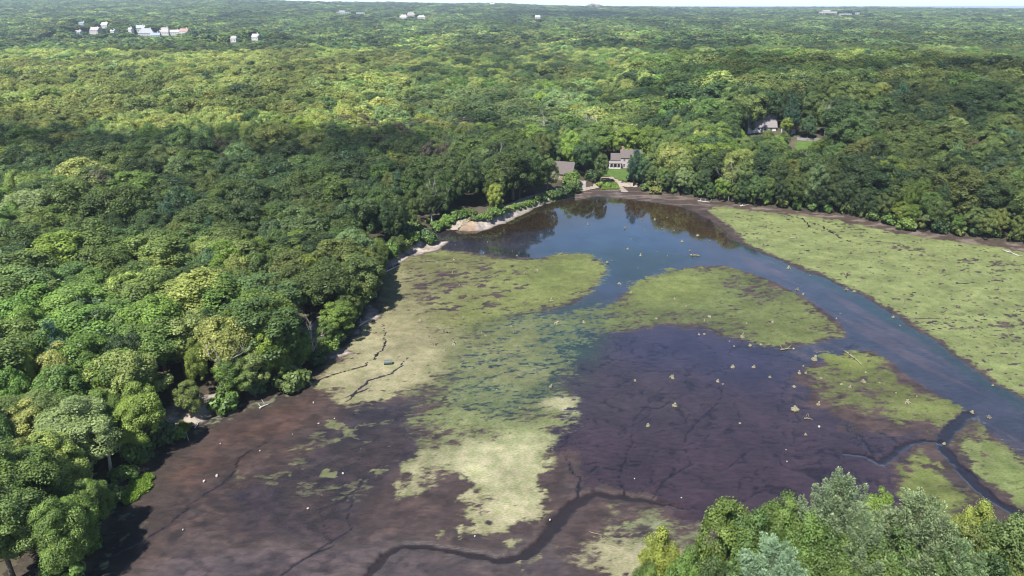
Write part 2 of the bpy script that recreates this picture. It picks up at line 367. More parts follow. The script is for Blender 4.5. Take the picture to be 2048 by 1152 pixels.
    # --- open water
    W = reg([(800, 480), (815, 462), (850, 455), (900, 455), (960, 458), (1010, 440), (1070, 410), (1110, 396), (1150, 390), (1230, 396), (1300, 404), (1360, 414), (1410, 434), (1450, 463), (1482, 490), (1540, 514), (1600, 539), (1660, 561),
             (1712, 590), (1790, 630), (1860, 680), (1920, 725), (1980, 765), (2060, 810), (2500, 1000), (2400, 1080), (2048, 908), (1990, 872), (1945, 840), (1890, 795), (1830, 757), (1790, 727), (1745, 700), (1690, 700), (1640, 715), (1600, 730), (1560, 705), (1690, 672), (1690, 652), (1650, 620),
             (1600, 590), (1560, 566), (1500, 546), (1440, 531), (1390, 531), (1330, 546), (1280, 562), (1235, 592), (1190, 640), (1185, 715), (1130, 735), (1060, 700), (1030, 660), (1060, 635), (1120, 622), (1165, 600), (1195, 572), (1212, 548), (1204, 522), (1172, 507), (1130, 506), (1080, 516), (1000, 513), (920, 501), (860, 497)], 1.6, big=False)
    scol = mix(scol, (.060, .066, .092), W); scol = mix(scol, (.040, .078, .135), W * reg([(1080, 470), (1250, 440), (1400, 480), (1330, 540), (1220, 580), (1120, 560)], 14)); wet = np.where(W > .4, 1., wet)  # blue of the mirrored sky painted into the water colour, deeper mid basin
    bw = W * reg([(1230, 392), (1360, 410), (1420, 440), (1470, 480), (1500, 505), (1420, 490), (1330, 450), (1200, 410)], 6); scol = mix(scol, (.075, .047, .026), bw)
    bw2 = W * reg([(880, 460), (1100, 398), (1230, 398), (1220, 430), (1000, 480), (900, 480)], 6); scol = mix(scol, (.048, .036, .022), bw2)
    swirl = W * sst(.52, .66, fbm((X * .93 + Y * .37) / 3.0 + wx * .6, (X * .37 - Y * .93) / 26, 61)) * (U > 1480); scol = mix(scol, (.115, .092, .105), swirl * .85); wet = wet - .12 * swirl
    # submerged weed in the shallow middle water
    sg = reg([(1020, 640), (1100, 615), (1190, 600), (1240, 640), (1210, 670), (1190, 715), (1150, 735), (1140, 800), (1000, 840), (900, 800), (930, 700)], 7)
    scol = mix(scol, (.034, .068, .034), sg * .95); wet = np.maximum(wet, sg * .97)
    sg2 = W * reg([(980, 500), (1100, 500), (1240, 495), (1380, 510), (1340, 545), (1260, 575), (1215, 545), (1190, 510)], 6); scol = mix(scol, (.030, .055, .034), sg2 * .8)
    eb = W * sst(5., .8, np.abs(sdpoly(XL, YL, px2w([(1480, 490), (1600, 539), (1712, 590), (1860, 680), (1980, 765), (2060, 810), (2060, 700), (1700, 500)])))); scol = mix(scol, (.034, .066, .058), eb)
    # --- algae mats:  polygon, colour, strength, submerged, softness
    def mat(L, col, st, su=0., soft=3., big=True):
        nonlocal alg, acol, sub
        f = reg(L, soft * 2.1 + .5, big=big); acol = mix(acol, col, f); alg = alg * (1 - f) + st * f; sub = sub * (1 - f) + su * f; return f
    mat([(880, 640), (960, 610), (1080, 620), (1180, 615), (1240, 645), (1200, 690), (1170, 730), (1150, 800), (1140, 850), (1085, 885), (1000, 880), (900, 890), (830, 900), (820, 850), (850, 780), (830, 720)], (.105, .145, .055), .60, .35, 5)
    mat([(764, 545), (830, 508), (890, 497), (1000, 516), (1080, 519), (1130, 507), (1172, 507), (1204, 530), (1206, 555), (1170, 588), (1100, 610), (1010, 630), (920, 660), (850, 650), (800, 640)], (.185, .215, .065), .86, .0, 2.2, False)
    mat([(1010, 540), (1080, 525), (1140, 511), (1180, 515), (1200, 540), (1180, 572), (1110, 595), (1030, 600)], (.182, .228, .066), 1.0, 0, 5, False)
    mat([(766, 540), (800, 530), (880, 560), (850, 640), (905, 680), (880, 730), (825, 765), (760, 800), (665, 806), (688, 775), (634, 758), (690, 700), (715, 655), (755, 600)], (.31, .295, .15), .98, 0, 4)
    mat([(800, 540), (950, 525), (960, 570), (880, 590), (850, 620), (800, 600)], (.17, .18, .075), .70, .1, 8)
    mat([(690, 690), (730, 660), (800, 690), (850, 700), (860, 750), (790, 790), (700, 800), (690, 775), (650, 755)], (.37, .36, .19), 1.0, 0, 3)
    mat([(930, 690), (1000, 670), (1080, 650), (1060, 690), (980, 710)], (.22, .24, .10), .75, 0, 5)
    mat([(960, 730), (1050, 720), (1090, 750), (1010, 770), (950, 760)], (.25, .27, .12), .70, 0, 5)
    mat([(900, 800), (1000, 830), (1120, 820), (1135, 855), (1080, 885), (960, 880), (880, 890)], (.24, .28, .115), .78, 0, 4)
    K2 = mat([(828, 925), (880, 900), (960, 880), (1040, 868), (1082, 888), (1098, 930), (1082, 962), (1050, 980), (1085, 1000), (1075, 1035), (1000, 1020), (960, 1005), (945, 975), (915, 962), (890, 948), (850, 950)], (.42, .43, .225), 1.12, 0, 1.6)
    for L in ([(805, 940), (830, 930), (838, 985), (815, 980)], [(860, 968), (880, 960), (872, 985)], [(950, 1040), (990, 1010), (1080, 1020), (1075, 1045), (1000, 1050)], [(962, 1060), (1000, 1048), (1020, 1070), (985, 1085)],
              [(925, 1060), (950, 1045), (945, 1068)], [(1030, 1105), (1065, 1095), (1055, 1110)], [(870, 1065), (885, 1048), (880, 1068)], [(920, 1020), (945, 1008), (935, 1030)]):
        mat(L, (.40, .39, .215), 1.15, 0, 1.4)
    mat([(1088, 805), (1130, 790), (1168, 800), (1150, 825), (1118, 815)], (.40, .40, .22), .9, 0, 1.0, False)
    mat([(1150, 1090), (1165, 1055), (1210, 1035), (1290, 1050), (1400, 1080), (1420, 1130), (1300, 1200), (1150, 1150)], (.39, .38, .21), .95, 0, 2.5)
    mat([(1200, 1035), (1300, 1035), (1400, 1065), (1400, 1085), (1290, 1070)], (.15, .19, .09), .62, .4, 2)
    mat([(1120, 1095), (1160, 1075), (1150, 1110), (1120, 1120)], (.36, .35, .2), .8, 0, 1.5)
    mat([(1155, 650), (1165, 622), (1222, 598), (1280, 566), (1330, 548), (1400, 534), (1450, 537), (1530, 556), (1590, 586), (1640, 620), (1692, 664), (1640, 686), (1560, 702), (1480, 682), (1400, 656), (1300, 654), (1220, 660)], (.150, .186, .060), .80, .1, 2.)
    mat([(1270, 575), (1400, 536), (1450, 560), (1440, 600), (1300, 610)], (.182, .228, .066), .98, 0, 5)
    mat([(1230, 625), (1400, 615), (1480, 640), (1480, 680), (1400, 655), (1300, 653), (1200, 658)], (.11, .145, .05), .50, .5, 6)
    mat([(1440, 560), (1530, 570), (1550, 600), (1470, 595)], (.12, .16, .055), .40, .4, 5)
    mat([(1590, 738), (1640, 708), (1700, 698), (1752, 706), (1800, 740), (1870, 790), (1925, 822), (1900, 850), (1850, 862), (1760, 845), (1680, 822), (1610, 792)], (.135, .16, .055), .57, .15, 2.)
    mat([(1660, 712), (1720, 702), (1750, 715), (1720, 740), (1670, 738)], (.20, .25, .06), .95, 0, 3)
    mat([(1800, 770), (1880, 800), (1915, 825), (1880, 850), (1820, 830)], (.17, .21, .06), .9, 0, 3)
    mat([(1770, 950), (1850, 905), (1890, 930), (1935, 975), (1990, 1030), (1900, 1080), (1780, 1000)], (.16, .20, .055), .78, 0, 2)
    mat([(1912, 882), (1940, 845), (1990, 875), (2060, 915), (2500, 1150), (2300, 1250), (2050, 1030), (1990, 975), (1935, 925)], (.19, .225, .085), .68, 0, 1.8)
    mat([(1985, 900), (2060, 930), (2200, 1010), (2100, 1030), (2010, 950)], (.20, .28, .075), .95, 0, 4)
    A7 = mat([(1385, 404), (1450, 412), (1560, 424), (1690, 438), (1820, 466), (1930, 482), (2060, 500), (2750, 650), (3050, 800), (3050, 1100), (2500, 990), (2060, 804), (1982, 760), (1930, 722), (1800, 628), (1662, 557), (1540, 509), (1486, 484), (1456, 452), (1415, 425)], (.232, .285, .098), .96, 0, 1.2, False)
    inm = sst(.2, .5, alg); tx = fbm((X * .95 + Y * .3) / 3.0, (Y * .95 - X * .3) / 1.2, 110, 4) - .5; ty = fbm(X / .75, Y / .45, 111, 3) - .5
    alg = alg + inm * (tx * .8 + ty * .5); acol = acol * (1 + inm * (fbm(X / 6, Y / 4, 112) - .5) * .8)[:, None]
    lft = reg([(420, 980), (470, 890), (600, 820), (860, 790), (860, 900), (800, 1000), (640, 1060), (480, 1040)], 8)
    wsp = lft * sst(.49, .68, fbm((X + Y * .4) / 4.5, (Y - X * .4) / 2.4, 113, 5)); acol = mix(acol, (.15, .16, .075), wsp * (alg < .2)); alg = np.maximum(alg, .70 * wsp - .24)
    # darker torn strip through the right mat, toward the far right shore
    dk = reg([(1600, 440), (1760, 455), (1900, 515), (2060, 520), (2060, 580), (1960, 545), (1850, 520), (1700, 470)], 7) * sst(.42, .56, fbm(X / 4, Y / 2.2, 71))
    alg = alg - .42 * dk * A7
    dk2 = reg([(1850, 640), (2060, 590), (2200, 700), (2060, 720), (1920, 670)], 10) * sst(.46, .56, fbm(X / 2.5, Y / 1.6, 73)); alg = alg - .40 * dk2 * A7
    # scattered weed islands on the left mud
    isl = sst(.60, .68, fbm(X / 3.6, Y / 3.0, 75)) * reg([(420, 960), (480, 890), (600, 830), (700, 810), (740, 900), (800, 950), (700, 1000), (560, 960)], 6)
    acol = mix(acol, (.17, .19, .085), isl); alg = np.maximum(alg, .78 * isl - .1 * (1 - isl) - .2 * (isl < .05))
    # rim of dry mud round the far shore
    rim = sst(8.5, 3.5, -d + (fbm(X / 5, Y / 5, 77) - .5) * 5) * (Vp < 520) * (U > 1150)
    scol = mix(scol, (.15, .115, .09), rim); wet = wet * (1 - rim) + .1 * rim; alg = alg * (1 - rim * .8) - .12 * rim
    pal = rim * sst(.50, .60, fbm(X / 6, Y / 2.2, 79)); scol = mix(scol, (.34, .29, .24), pal)
    far = (reg([(1150, 386), (1180, 376), (1250, 373), (1330, 388), (1400, 398), (1460, 408), (1400, 420), (1340, 408), (1240, 396)], 2)) * (1 - W)
    scol = mix(scol, (.12, .09, .075), far); wet = wet * (1 - far) + .35 * far; alg = alg * (1 - far) - .2 * far
    fp = far * sst(.5, .62, fbm(X / 7, Y / 2.0, 81)); scol = mix(scol, (.30, .25, .205), fp)
    # dark dashes through the mats (open slits)
    sl_ = sst(.64, .74, fbm((X * .9 + Y * .3) / 1.7, (Y * .9 - X * .3) / .5, 83)) * (alg > .3); alg = alg - (.32 + .45 * A7) * sl_
    slz = reg([(840, 520), (1080, 525), (1060, 600), (900, 640), (830, 620)], 6) * sst(.54, .62, fbm((X * .9 + Y * .2) / 2.8, (Y * .9 - X * .2) / 1.2, 85)); alg = alg - .55 * slz; 
    # --- drainage channels
    z = np.zeros(X.shape)
    def chan(L, Wd, dep=.28, col=(.030, .017, .016), wob=1.0, wt=.45):
        nonlocal scol, wet, alg, z
        wv = (fbm(X / 2.0, Y / 2.0, 91) - .5) * wob
        dd, wd = dpline(X + wv, Y + wv * .7, px2w(L), Wd); f = sst(.14, -.14, dd - wd + (fbm(X * .8, Y * .8, 93, 3) - .5) * 1.1 * np.minimum(wd, 1))
        rimf = sst(1.6, .2, np.abs(dd - wd - .35)) * (1 - f) * (wd > .5)
        scol = mix(scol, (.12, .105, .095), rimf * .35 * (gry + .2)); scol = mix(scol, col, f); wet = wet * (1 - f) + wt * f; alg = alg * (1 - f) - .3 * f; z = z - dep * f
    chan([(690, 1200), (735, 1152), (768, 1108), (808, 1089), (860, 1091), (930, 1105), (1000, 1118), (1050, 1111), (1085, 1082), (1110, 1046), (1150, 1006), (1190, 986), (1240, 992), (1300, 1001), (1370, 1016)],
         [.75, .75, .7, .55, .55, .65, .7, .8, .95, 1.1, 1.1, .75, .7, .55, .25])
    RC = (.030, .024, .028)
    chan([(1938, 828), (1912, 850), (1890, 870), (1886, 890), (1905, 920), (1945, 963), (1995, 1003), (2040, 1025)], [1.1, 1.1, 1.2, 1.0, 1.1, 1.15, 1.1, 1.0], .2, RC, 1., .97)
    chan([(1886, 884), (1850, 880), (1822, 886), (1800, 895), (1782, 912), (1762, 925), (1730, 912), (1690, 905)], [.5, .45, .55, .6, .6, .6, .4, .3], .15, RC, 1.2, .95)
    TC = (.022, .016, .018)
    for L, wd in (([(200, 1128), (275, 1088), (345, 1042), (412, 985), (440, 970), (470, 940), (478, 915), (540, 880)], .13), ([(660, 1090), (640, 1020), (690, 1000), (730, 960), (760, 930)], .11),
                  ([(590, 1130), (650, 1090), (700, 1060), (690, 1020), (715, 980)], .11), ([(700, 800), (740, 760), (790, 745), (815, 715)], .2), ([(690, 795), (730, 780), (745, 770)], .18),
                  ([(1160, 990), (1150, 940), (1135, 915), (1110, 900)], .22), ([(1250, 990), (1235, 950), (1260, 900), (1270, 840), (1300, 800), (1330, 770)], .13), ([(1270, 850), (1345, 800), (1390, 780)], .10),
                  ([(1235, 945), (1200, 930), (1170, 950)], .3), ([(1300, 1000), (1330, 960), (1380, 930), (1370, 870), (1440, 800), (1440, 770)], .12), ([(1380, 930), (1450, 940), (1500, 900)], .10),
                  ([(1762, 925), (1720, 880), (1690, 850)], .28), ([(1800, 895), (1770, 870), (1745, 860)], .25), ([(610, 770), (680, 745), (735, 730), (770, 690), (765, 640)], .13),
                  ([(1560, 425), (1640, 450), (1680, 475), (1720, 490)], .15), ([(1600, 432), (1620, 452), (1610, 460)], .15), ([(560, 1152), (620, 1110), (660, 1095)], .2)):
        chan(L, [wd * .6] + [wd] * (len(L) - 2) + [wd * .4], .08, TC, 2.2, .8)
    cr = np.abs(fbm(X / 5.5 + wx * 2, Y / 5.5 + wy * 2, 95, 4) - .5); net = sst(.025, .006, cr) * np.maximum(P, film2 * .8 + .4 * brn + .3 * film)
    scol = mix(scol, (.020, .012, .016), net * .75); z = z - .03 * net
    net2 = sst(.02, .005, np.abs(fbm(X / 2.6 + 3, Y / 2.6, 97, 3) - .5)) * P; scol = mix(scol, (.09, .06, .055), net2 * .35)
    # --- banks: rise, sand, stone slope of the dam, gravel beaches
    o = sst(-.6, .8, d)
    bank = C((.085, .07, .05)) * (.7 + .6 * fine)[:, None]
    damz = ((X > -36) & (X < 44) & (U > 925) & (U < 1172) & (Vp < 475)).astype(float)
    slope = damz * sst(7., 5., d); bank = mix(bank, np.array((.40, .35, .31))[None, :] * (.55 + .9 * fbm(X / 1.2, Y / 3.5, 99))[:, None] * one[:, None], slope)
    osand = reg([(885, 465), (895, 446), (945, 440), (955, 466)], 1.5, big=False); bank = mix(bank, (.46, .33, .23), osand * sst(.36, .5, fbm(X / 2.2, Y / 2.2, 101)))
    for L in ([(765, 545), (790, 512), (850, 486), (892, 484), (880, 500), (820, 515), (785, 535)], [(716, 645), (745, 612), (762, 618), (752, 640), (718, 652)], [(640, 712), (690, 694), (705, 706), (660, 718)], [(700, 672), (712, 655), (722, 672)],
              [(318, 872), (330, 838), (380, 806), (432, 798), (448, 818), (392, 852), (350, 866)], [(590, 640), (630, 628), (650, 660), (655, 700), (630, 705), (610, 680)]):
        s_ = reg(L, .9, big=False); bank = mix(bank, (.55, .47, .40), s_ * (.55 + .45 * sst(.35, .5, fine))); o = np.maximum(o, s_)
    pathf = reg([(596, 628), (628, 628), (628, 655), (600, 655)], 1.5, big=False); bank = mix(bank, (.45, .30, .22), pathf)
    scol = scol * np.array((.285, .262, .262)); acol = acol * np.array((.415, .39, .42)); bank = bank * .42
    scol = mix(scol, bank, o); wet = wet * (1 - o); alg = alg * (1 - o) - .3 * o
    Z = H(X, Y, d); Z = np.where(d < 0, 0, Z) + z + (fine - .5) * .10 * sst(.6, .1, wet)
    Z = Z + (fbm(X / .9, Y / .9, 103, 3) - .5) * .8 * o * sst(0, 2, d)
    V = np.stack([X, Y, Z], 1)
    idx = np.arange(nx * ny).reshape(ny, nx); F = np.stack([idx[:-1, :-1], idx[:-1, 1:], idx[1:, 1:], idx[1:, :-1]], -1).reshape(-1, 4)
    fd = d[F].mean(1); fU = U[F].mean(1); fV = Vp[F].mean(1)
    keep = (fd < 9.5) & (fU > -250) & (fU < 2500) & (fV < 1260); F = F[keep]; fd = fd[keep]
    fo = o[F].mean(1); fa = alg[F].mean(1); fw = W[F].mean(1)
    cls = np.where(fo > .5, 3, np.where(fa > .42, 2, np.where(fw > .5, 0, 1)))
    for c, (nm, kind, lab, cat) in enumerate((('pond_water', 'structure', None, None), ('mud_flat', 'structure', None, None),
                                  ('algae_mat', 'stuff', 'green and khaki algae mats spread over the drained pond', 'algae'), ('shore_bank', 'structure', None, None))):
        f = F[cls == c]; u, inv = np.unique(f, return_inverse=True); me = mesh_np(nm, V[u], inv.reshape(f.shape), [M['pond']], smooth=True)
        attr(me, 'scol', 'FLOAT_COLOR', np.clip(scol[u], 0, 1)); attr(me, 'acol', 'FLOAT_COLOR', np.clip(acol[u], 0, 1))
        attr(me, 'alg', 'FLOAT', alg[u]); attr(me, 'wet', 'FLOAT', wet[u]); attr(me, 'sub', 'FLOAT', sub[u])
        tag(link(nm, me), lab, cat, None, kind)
pond()
print('pond', time.time() - T0)

# ------------------------------------------------------------------ land sheet to the horizon, sea beyond
def land():
    th = np.radians(np.linspace(-62, 62, 420)); r = [14.0]
    while r[-1] < 9500: r.append(r[-1] * 1.013 + .15)
    r = np.array(r); R, A = np.meshgrid(r, th, indexing='ij'); X = (R * np.sin(A)).ravel(); Y = (R * np.cos(A)).ravel()
    d = sdpoly(X, Y, PW); Z = H(X, Y, d) - .45 * sst(11, 8, d) - 1.2 * sst(1, -6, d)
    Z = np.where(np.hypot(X, Y) > 8600, -9, Z)
    n1_ = fbm(X / 7, Y / 7, 201); far = sst(250, 900, np.hypot(X, Y))
    col = np.outer(1 - far, (.055, .047, .032)) + np.outer(far, (.035, .055, .022)); col = col * (.6 + .8 * n1_)[:, None]
    n, k = len(r), len(th); idx = np.arange(n * k).reshape(n, k)
    F = np.stack([idx[:-1, :-1], idx[1:, :-1], idx[1:, 1:], idx[:-1, 1:]], -1).reshape(-1, 4)
    me = mesh_np('ground', np.stack([X, Y, Z], 1), F, [M['ground']], smooth=True); attr(me, 'gcol', 'FLOAT_COLOR', col)
    tag(link('ground', me), kind='structure')
    m, t, b = newmat('sea_water'); b.inputs['Base Color'].default_value = (.03, .07, .10, 1); b.inputs['Roughness'].default_value = .3
    mb = MB(); mb.poly([(-14000, 8000, -6), (14000, 8000, -6), (14000, 17500, -6), (-14000, 17500, -6)]); tag(mb.build('sea', m), kind='structure')
land()
def drape(name, polyw, mat, off=.10, cell=1.2, kind='structure'):
    P = np.array(polyw); xs = np.arange(P[:, 0].min(), P[:, 0].max() + cell, cell); ys = np.arange(P[:, 1].min(), P[:, 1].max() + cell, cell)
    X, Y = np.meshgrid(xs, ys); s = X.shape; X = X.ravel(); Y = Y.ravel(); Z = H(X, Y) + off
    idx = np.arange(len(X)).reshape(s); F = np.stack([idx[:-1, :-1], idx[:-1, 1:], idx[1:, 1:], idx[1:, :-1]], -1).reshape(-1, 4)
    sd = sdpoly(X, Y, P) + (vn(X * .7, Y * .7, 7) - .5) * 1.0; F = F[sd[F].mean(1) < 0]
    u, inv = np.unique(F, return_inverse=True); me = mesh_np(name, np.stack([X, Y, Z], 1)[u], inv.reshape(F.shape), [mat], smooth=True)
    o = link(name, me); o['kind'] = kind; return o
def ribbon(pts, wd):
    pts = [np.array(p) for p in pts]; L = []; R_ = []
    for i, p in enumerate(pts):
        t_ = pts[min(i + 1, len(pts) - 1)] - pts[max(i - 1, 0)]; t_ = t_ / np.linalg.norm(t_); n_ = np.array([-t_[1], t_[0]]) * wd / 2
        L.append(p + n_); R_.append(p - n_)
    return L + R_[::-1]
def march(px, py, up=0.):               # first place along this line of sight where a thing that tall stands on land
    D = np.arange(60, 1500, .5); d = ray(px, py); t = D / d[1]; x = d[0] * t; z = CAM_H + d[2] * t; g = H(x, D)
    ok = (z <= g + up) & (sdpoly(x, D, PW) > (1.5 if up > 3 else -.5)); i = int(np.argmax(ok)) if ok.any() else len(D) - 1
    return Vector((x[i], D[i], g[i]))
def onland(px, py): return march(px, py)
# ------------------------------------------------------------------ lawn, paths
drape('lawn', wpoly(LAWN_PX, h1(*gp(1235, 350, 1.5))), M['lawn'], .12)
drape('hill_lawn', [tuple(onland(a, b)[:2]) for a, b in ((1588, 285), (1626, 283), (1632, 298), (1618, 303), (1594, 301))], M['lawn'], .15)
DAMPATH = [gp(a, b, 2.1) for a, b in ((903, 448), (930, 441), (966, 431), (1004, 419), (1028, 408), (1053, 398), (1092, 388), (1130, 380), (1165, 371), (1200, 364), (1240, 362), (1275, 364))]
drape('dam_path', ribbon(DAMPATH, 3.2), M['sand'], .22, .4)
drape('shore_path', ribbon([gp(a, b, 1.5) for a, b in ((1236, 361), (1240, 368), (1252, 378))], 2.6), M['sand'], .25, .4)
drape('house_path', ribbon([gp(a, b, 1.8) for a, b in ((1202, 354), (1222, 353), (1240, 362))], 2.0), M['sand'], .27, .4)
# ------------------------------------------------------------------ buildings
def window(par, x, z, w_, h_, y, axis='y', trim='white', sill=True):
    f = MB(); t_ = .10; e = .05
    def bb(m_, a0, a1, b0, b1, z0, z1):          # a along the wall, b through it (outward negative)
        if axis == 'y': m_.box(a0, a1, y + b0, y + b1, z0, z1)
        else: m_.box(y + b0, y + b1, a0, a1, z0, z1)
    bb(f, x - w_ / 2 - t_, x + w_ / 2 + t_, -e, .02, z - h_ / 2 - t_, z - h_ / 2); bb(f, x - w_ / 2 - t_, x + w_ / 2 + t_, -e, .02, z + h_ / 2, z + h_ / 2 + t_)
    bb(f, x - w_ / 2 - t_, x - w_ / 2, -e, .02, z - h_ / 2, z + h_ / 2); bb(f, x + w_ / 2, x + w_ / 2 + t_, -e, .02, z - h_ / 2, z + h_ / 2)
    bb(f, x - w_ / 2, x + w_ / 2, -e + .01, .015, z - .03, z + .03); bb(f, x - .025, x + .025, -e + .012, .013, z - h_ / 2, z - .03); bb(f, x - .025, x + .025, -e + .012, .013, z + .03, z + h_ / 2)
    fo = f.build('window', M[trim], par); g = MB(); bb(g, x - w_ / 2, x + w_ / 2, -.025, .01, z - h_ / 2, z + h_ / 2); g.build('pane', M['glass'], fo)
def block(par, x0, x1, y0, y1, z0, eave, ridge, wall, roof, axis='x', over=.35, wn='wall', rn='roof', hip=0.):
    m_ = MB(); th = .22
    if axis == 'x':
        ym = (y0 + y1) / 2
        m_.poly([(x0, y0, z0), (x1, y0, z0), (x1, y0, eave), (x0, y0, eave)]); m_.poly([(x1, y1, z0), (x0, y1, z0), (x0, y1, eave), (x1, y1, eave)])
        if hip: m_.poly([(x0, y1, z0), (x0, y0, z0), (x0, y0, eave), (x0, y1, eave)]); m_.poly([(x1, y0, z0), (x1, y1, z0), (x1, y1, eave), (x1, y0, eave)])
        else: m_.poly([(x0, y1, z0), (x0, y0, z0), (x0, y0, eave), (x0, ym, ridge), (x0, y1, eave)]); m_.poly([(x1, y0, z0), (x1, y1, z0), (x1, y1, eave), (x1, ym, ridge), (x1, y0, eave)])
        wo = m_.build(wn, wall, par); r = MB(); k = (ridge - eave) / (ym - y0); e0 = eave - over * k
        for ys_, s in ((y0 - over, 1), (y1 + over, -1)):
            a = [(x0 - over, ys_, e0), (x1 + over, ys_, e0), (x1 + over - hip, ym, ridge), (x0 - over + hip, ym, ridge)]
            up = [(p[0], p[1], p[2] + th) for p in a]; lo = [(p[0], p[1], p[2] + .02) for p in a]
            r.poly(up if s > 0 else up[::-1]); r.poly(lo[::-1] if s > 0 else lo)
            for i in range(4):
                j = (i + 1) % 4
                if i != 2: r.poly([lo[i], lo[j], up[j], up[i]])
        if hip:
            for xs_, s in ((x0 - over, 1), (x1 + over, -1)):
                xr = xs_ + hip * s; r.poly([(xs_, y0 - over, e0 + th), (xs_, y1 + over, e0 + th), (xr, ym, ridge + th)])
        return wo, r.build(rn, roof, par)
def chimney(par, x, y, z0, z1, w_=.8, mat='brick'):
    c = MB(); c.box(x - w_ / 2, x + w_ / 2, y - w_ / 2, y + w_ / 2, z0, z1 - .25); c.box(x - w_ / 2 - .08, x + w_ / 2 + .08, y - w_ / 2 - .08, y + w_ / 2 + .08, z1 - .25, z1); return c.build('chimney', M[mat], par)
GUARD = []                               # points that stay in view: (x, y, z, half width)
# pond house
hp = onland(1254, 336); hb = empty('farmhouse', hp, math.radians(-4)); s = math.hypot(hp.x, hp.y) / 1
hb.scale = (.88, .88, .88); tag(hb, 'pale pink clapboard farmhouse with porch and brown roof above the far shore lawn', 'house')
_, rf = block(hb, -3.4, 7.2, -1, 6.2, -.6, 5.4, 8.6, M['clapboard'], M['roofbrown']); chimney(rf, -2.6, 2.6, 7.2, 10.3)
_, r2 = block(hb, -8.2, -3.42, -.2, 5.6, -.6, 3.9, 6.7, M['clapboard'], M['roofbrown'], wn='wing_wall', rn='wing_roof', over=.25)
pr = MB(); pr.poly([(-9.4, -2.6, 2.75), (-2.9, -2.6, 2.75), (-2.9, -.22, 3.45), (-9.4, -.22, 3.45)]); pr.poly([(-9.4, -.22, 3.30), (-2.9, -.22, 3.30), (-2.9, -2.6, 2.6), (-9.4, -2.6, 2.6)])
pr.poly([(-9.4, -2.6, 2.6), (-2.9, -2.6, 2.6), (-2.9, -2.6, 2.75), (-9.4, -2.6, 2.75)]); pr.build('porch_roof', M['roofgrey'], hb)
pd = MB(); pd.box(-9.3, -3.45, -2.5, -.25, -.5, .3); pd.build('porch_floor', M['white'], hb)
for x in (-9.1, -7.2, -5.2, -3.6):
    p_ = MB(); p_.box(x - .14, x + .14, -2.45, -2.17, .3, 2.62); p_.build('porch_post', M['white'], hb)
for x in (-7.6, -4.6): window(hb, x, 1.75, .95, 1.5, -.2)
dr = MB(); dr.box(-6.6, -5.6, -.26, -.18, .3, 2.4); do_ = dr.build('door', M['darkwood'], hb); kn = MB(); kn.box(-5.75, -5.67, -.32, -.27, 1.2, 1.28); kn.build('handle', M['stone'], do_)
for x in (-1.6, 1.4, 4.4):
    window(hb, x, 4.2, .95, 1.35, -1); window(hb, x, 1.5, .95, 1.5, -1)
window(hb, 2.6, 4.3, .9, 1.3, -3.4, 'x'); window(hb, 2.6, 1.6, .9, 1.4, 7.25, 'x')
for dx, dz in ((-8, 1.), (-5, 1.), (-5, 6.4), (-2.5, 1), (-2.5, 5), (-2.6, 10), (0, 8.6), (3, 8.4), (4.5, 8.6)): GUARD.append((hp.x + dx, hp.y - 1, hp.z + dz, .5))
for a, b in ((1225, 345), (1240, 350), (1232, 358), (1245, 372), (1215, 363), (1180, 372)):
    q = onland(a, b); GUARD.append((q.x, q.y, q.z, 1.0))
# cottage by the dam
cp = onland(1128, 357); cb = empty('cottage', cp, math.radians(-20)); tag(cb, 'small brown shingled cottage with long weathered roof left of the farmhouse', 'house')
_, cr_ = block(cb, -5, 4.2, -3.2, 3.2, -.8, 2.9, 7.0, M['shingle'], M['roofbrown'], over=.4)
window(cb, -1.5, 1.5, .8, 1., -3.2); window(cb, 1.6, 1.5, .8, 1., -3.2); window(cb, 0, 4.2, .7, .9, 4.25, 'x')
dd_ = MB(); dd_.box(2.6, 3.5, -3.27, -3.18, -.3, 1.8); d2 = dd_.build('door', M['darkwood'], cb); kk = MB(); kk.box(2.7, 2.76, -3.34, -3.28, .7, .78); kk.build('handle', M['stone'], d2)
for dx, dz in ((-5, 7), (-4.5, 4.5), (0, 7), (0, 4), (4, 7), (3.6, 3), (1, 2.6)): GUARD.append((cp.x + dx, cp.y - 2, cp.z + dz, .4))
# hill house
kp = onland(1519, 259); kb = empty('gabled_house', kp, math.radians(-3)); tag(kb, 'white house with broad grey roof and brick chimney among trees on the right hill', 'house')
_, kr = block(kb, -6.2, 6.2, -4, 4, -1.5, 1.9, 7.4, M['white'], M['roofgrey'], over=.4); chimney(kr, 1.2, .3, 6.4, 9.2, .8)
for x in (-4, -1.4, 1.4, 4): window(kb, x, .9, .9, 1.2, -4)
kd = MB(); kd.box(-.5, .5, -4.08, -3.98, -.6, 1.5); kd.build('door', M['darkwood'], kb)
for dx, dz in ((-6, 7), (-6, 2.8), (-6, 5), (-4, 2.8), (-3, 2.8), (0, 3.), (3, 3.), (6, 3.), (6, 7), (1.2, 9), (0, 7.2), (-3, 5), (3, 5)): GUARD.append((kp.x + dx, kp.y - 4.5, kp.z + dz, .4))
sp_ = onland(1576, 267); sb = empty('white_shed', sp_, math.radians(15)); tag(sb, 'small white shed right of the hill house beside a yellow-green tree', 'shed')
block(sb, -2.4, 2.4, -1.8, 1.8, -.8, 2.3, 3.6, M['white'], M['roofgrey'], over=.25); window(sb, 0, 1.2, .7, .8, -1.8)
GUARD.append((sp_.x, sp_.y - 2, sp_.z + 1.8, .6))
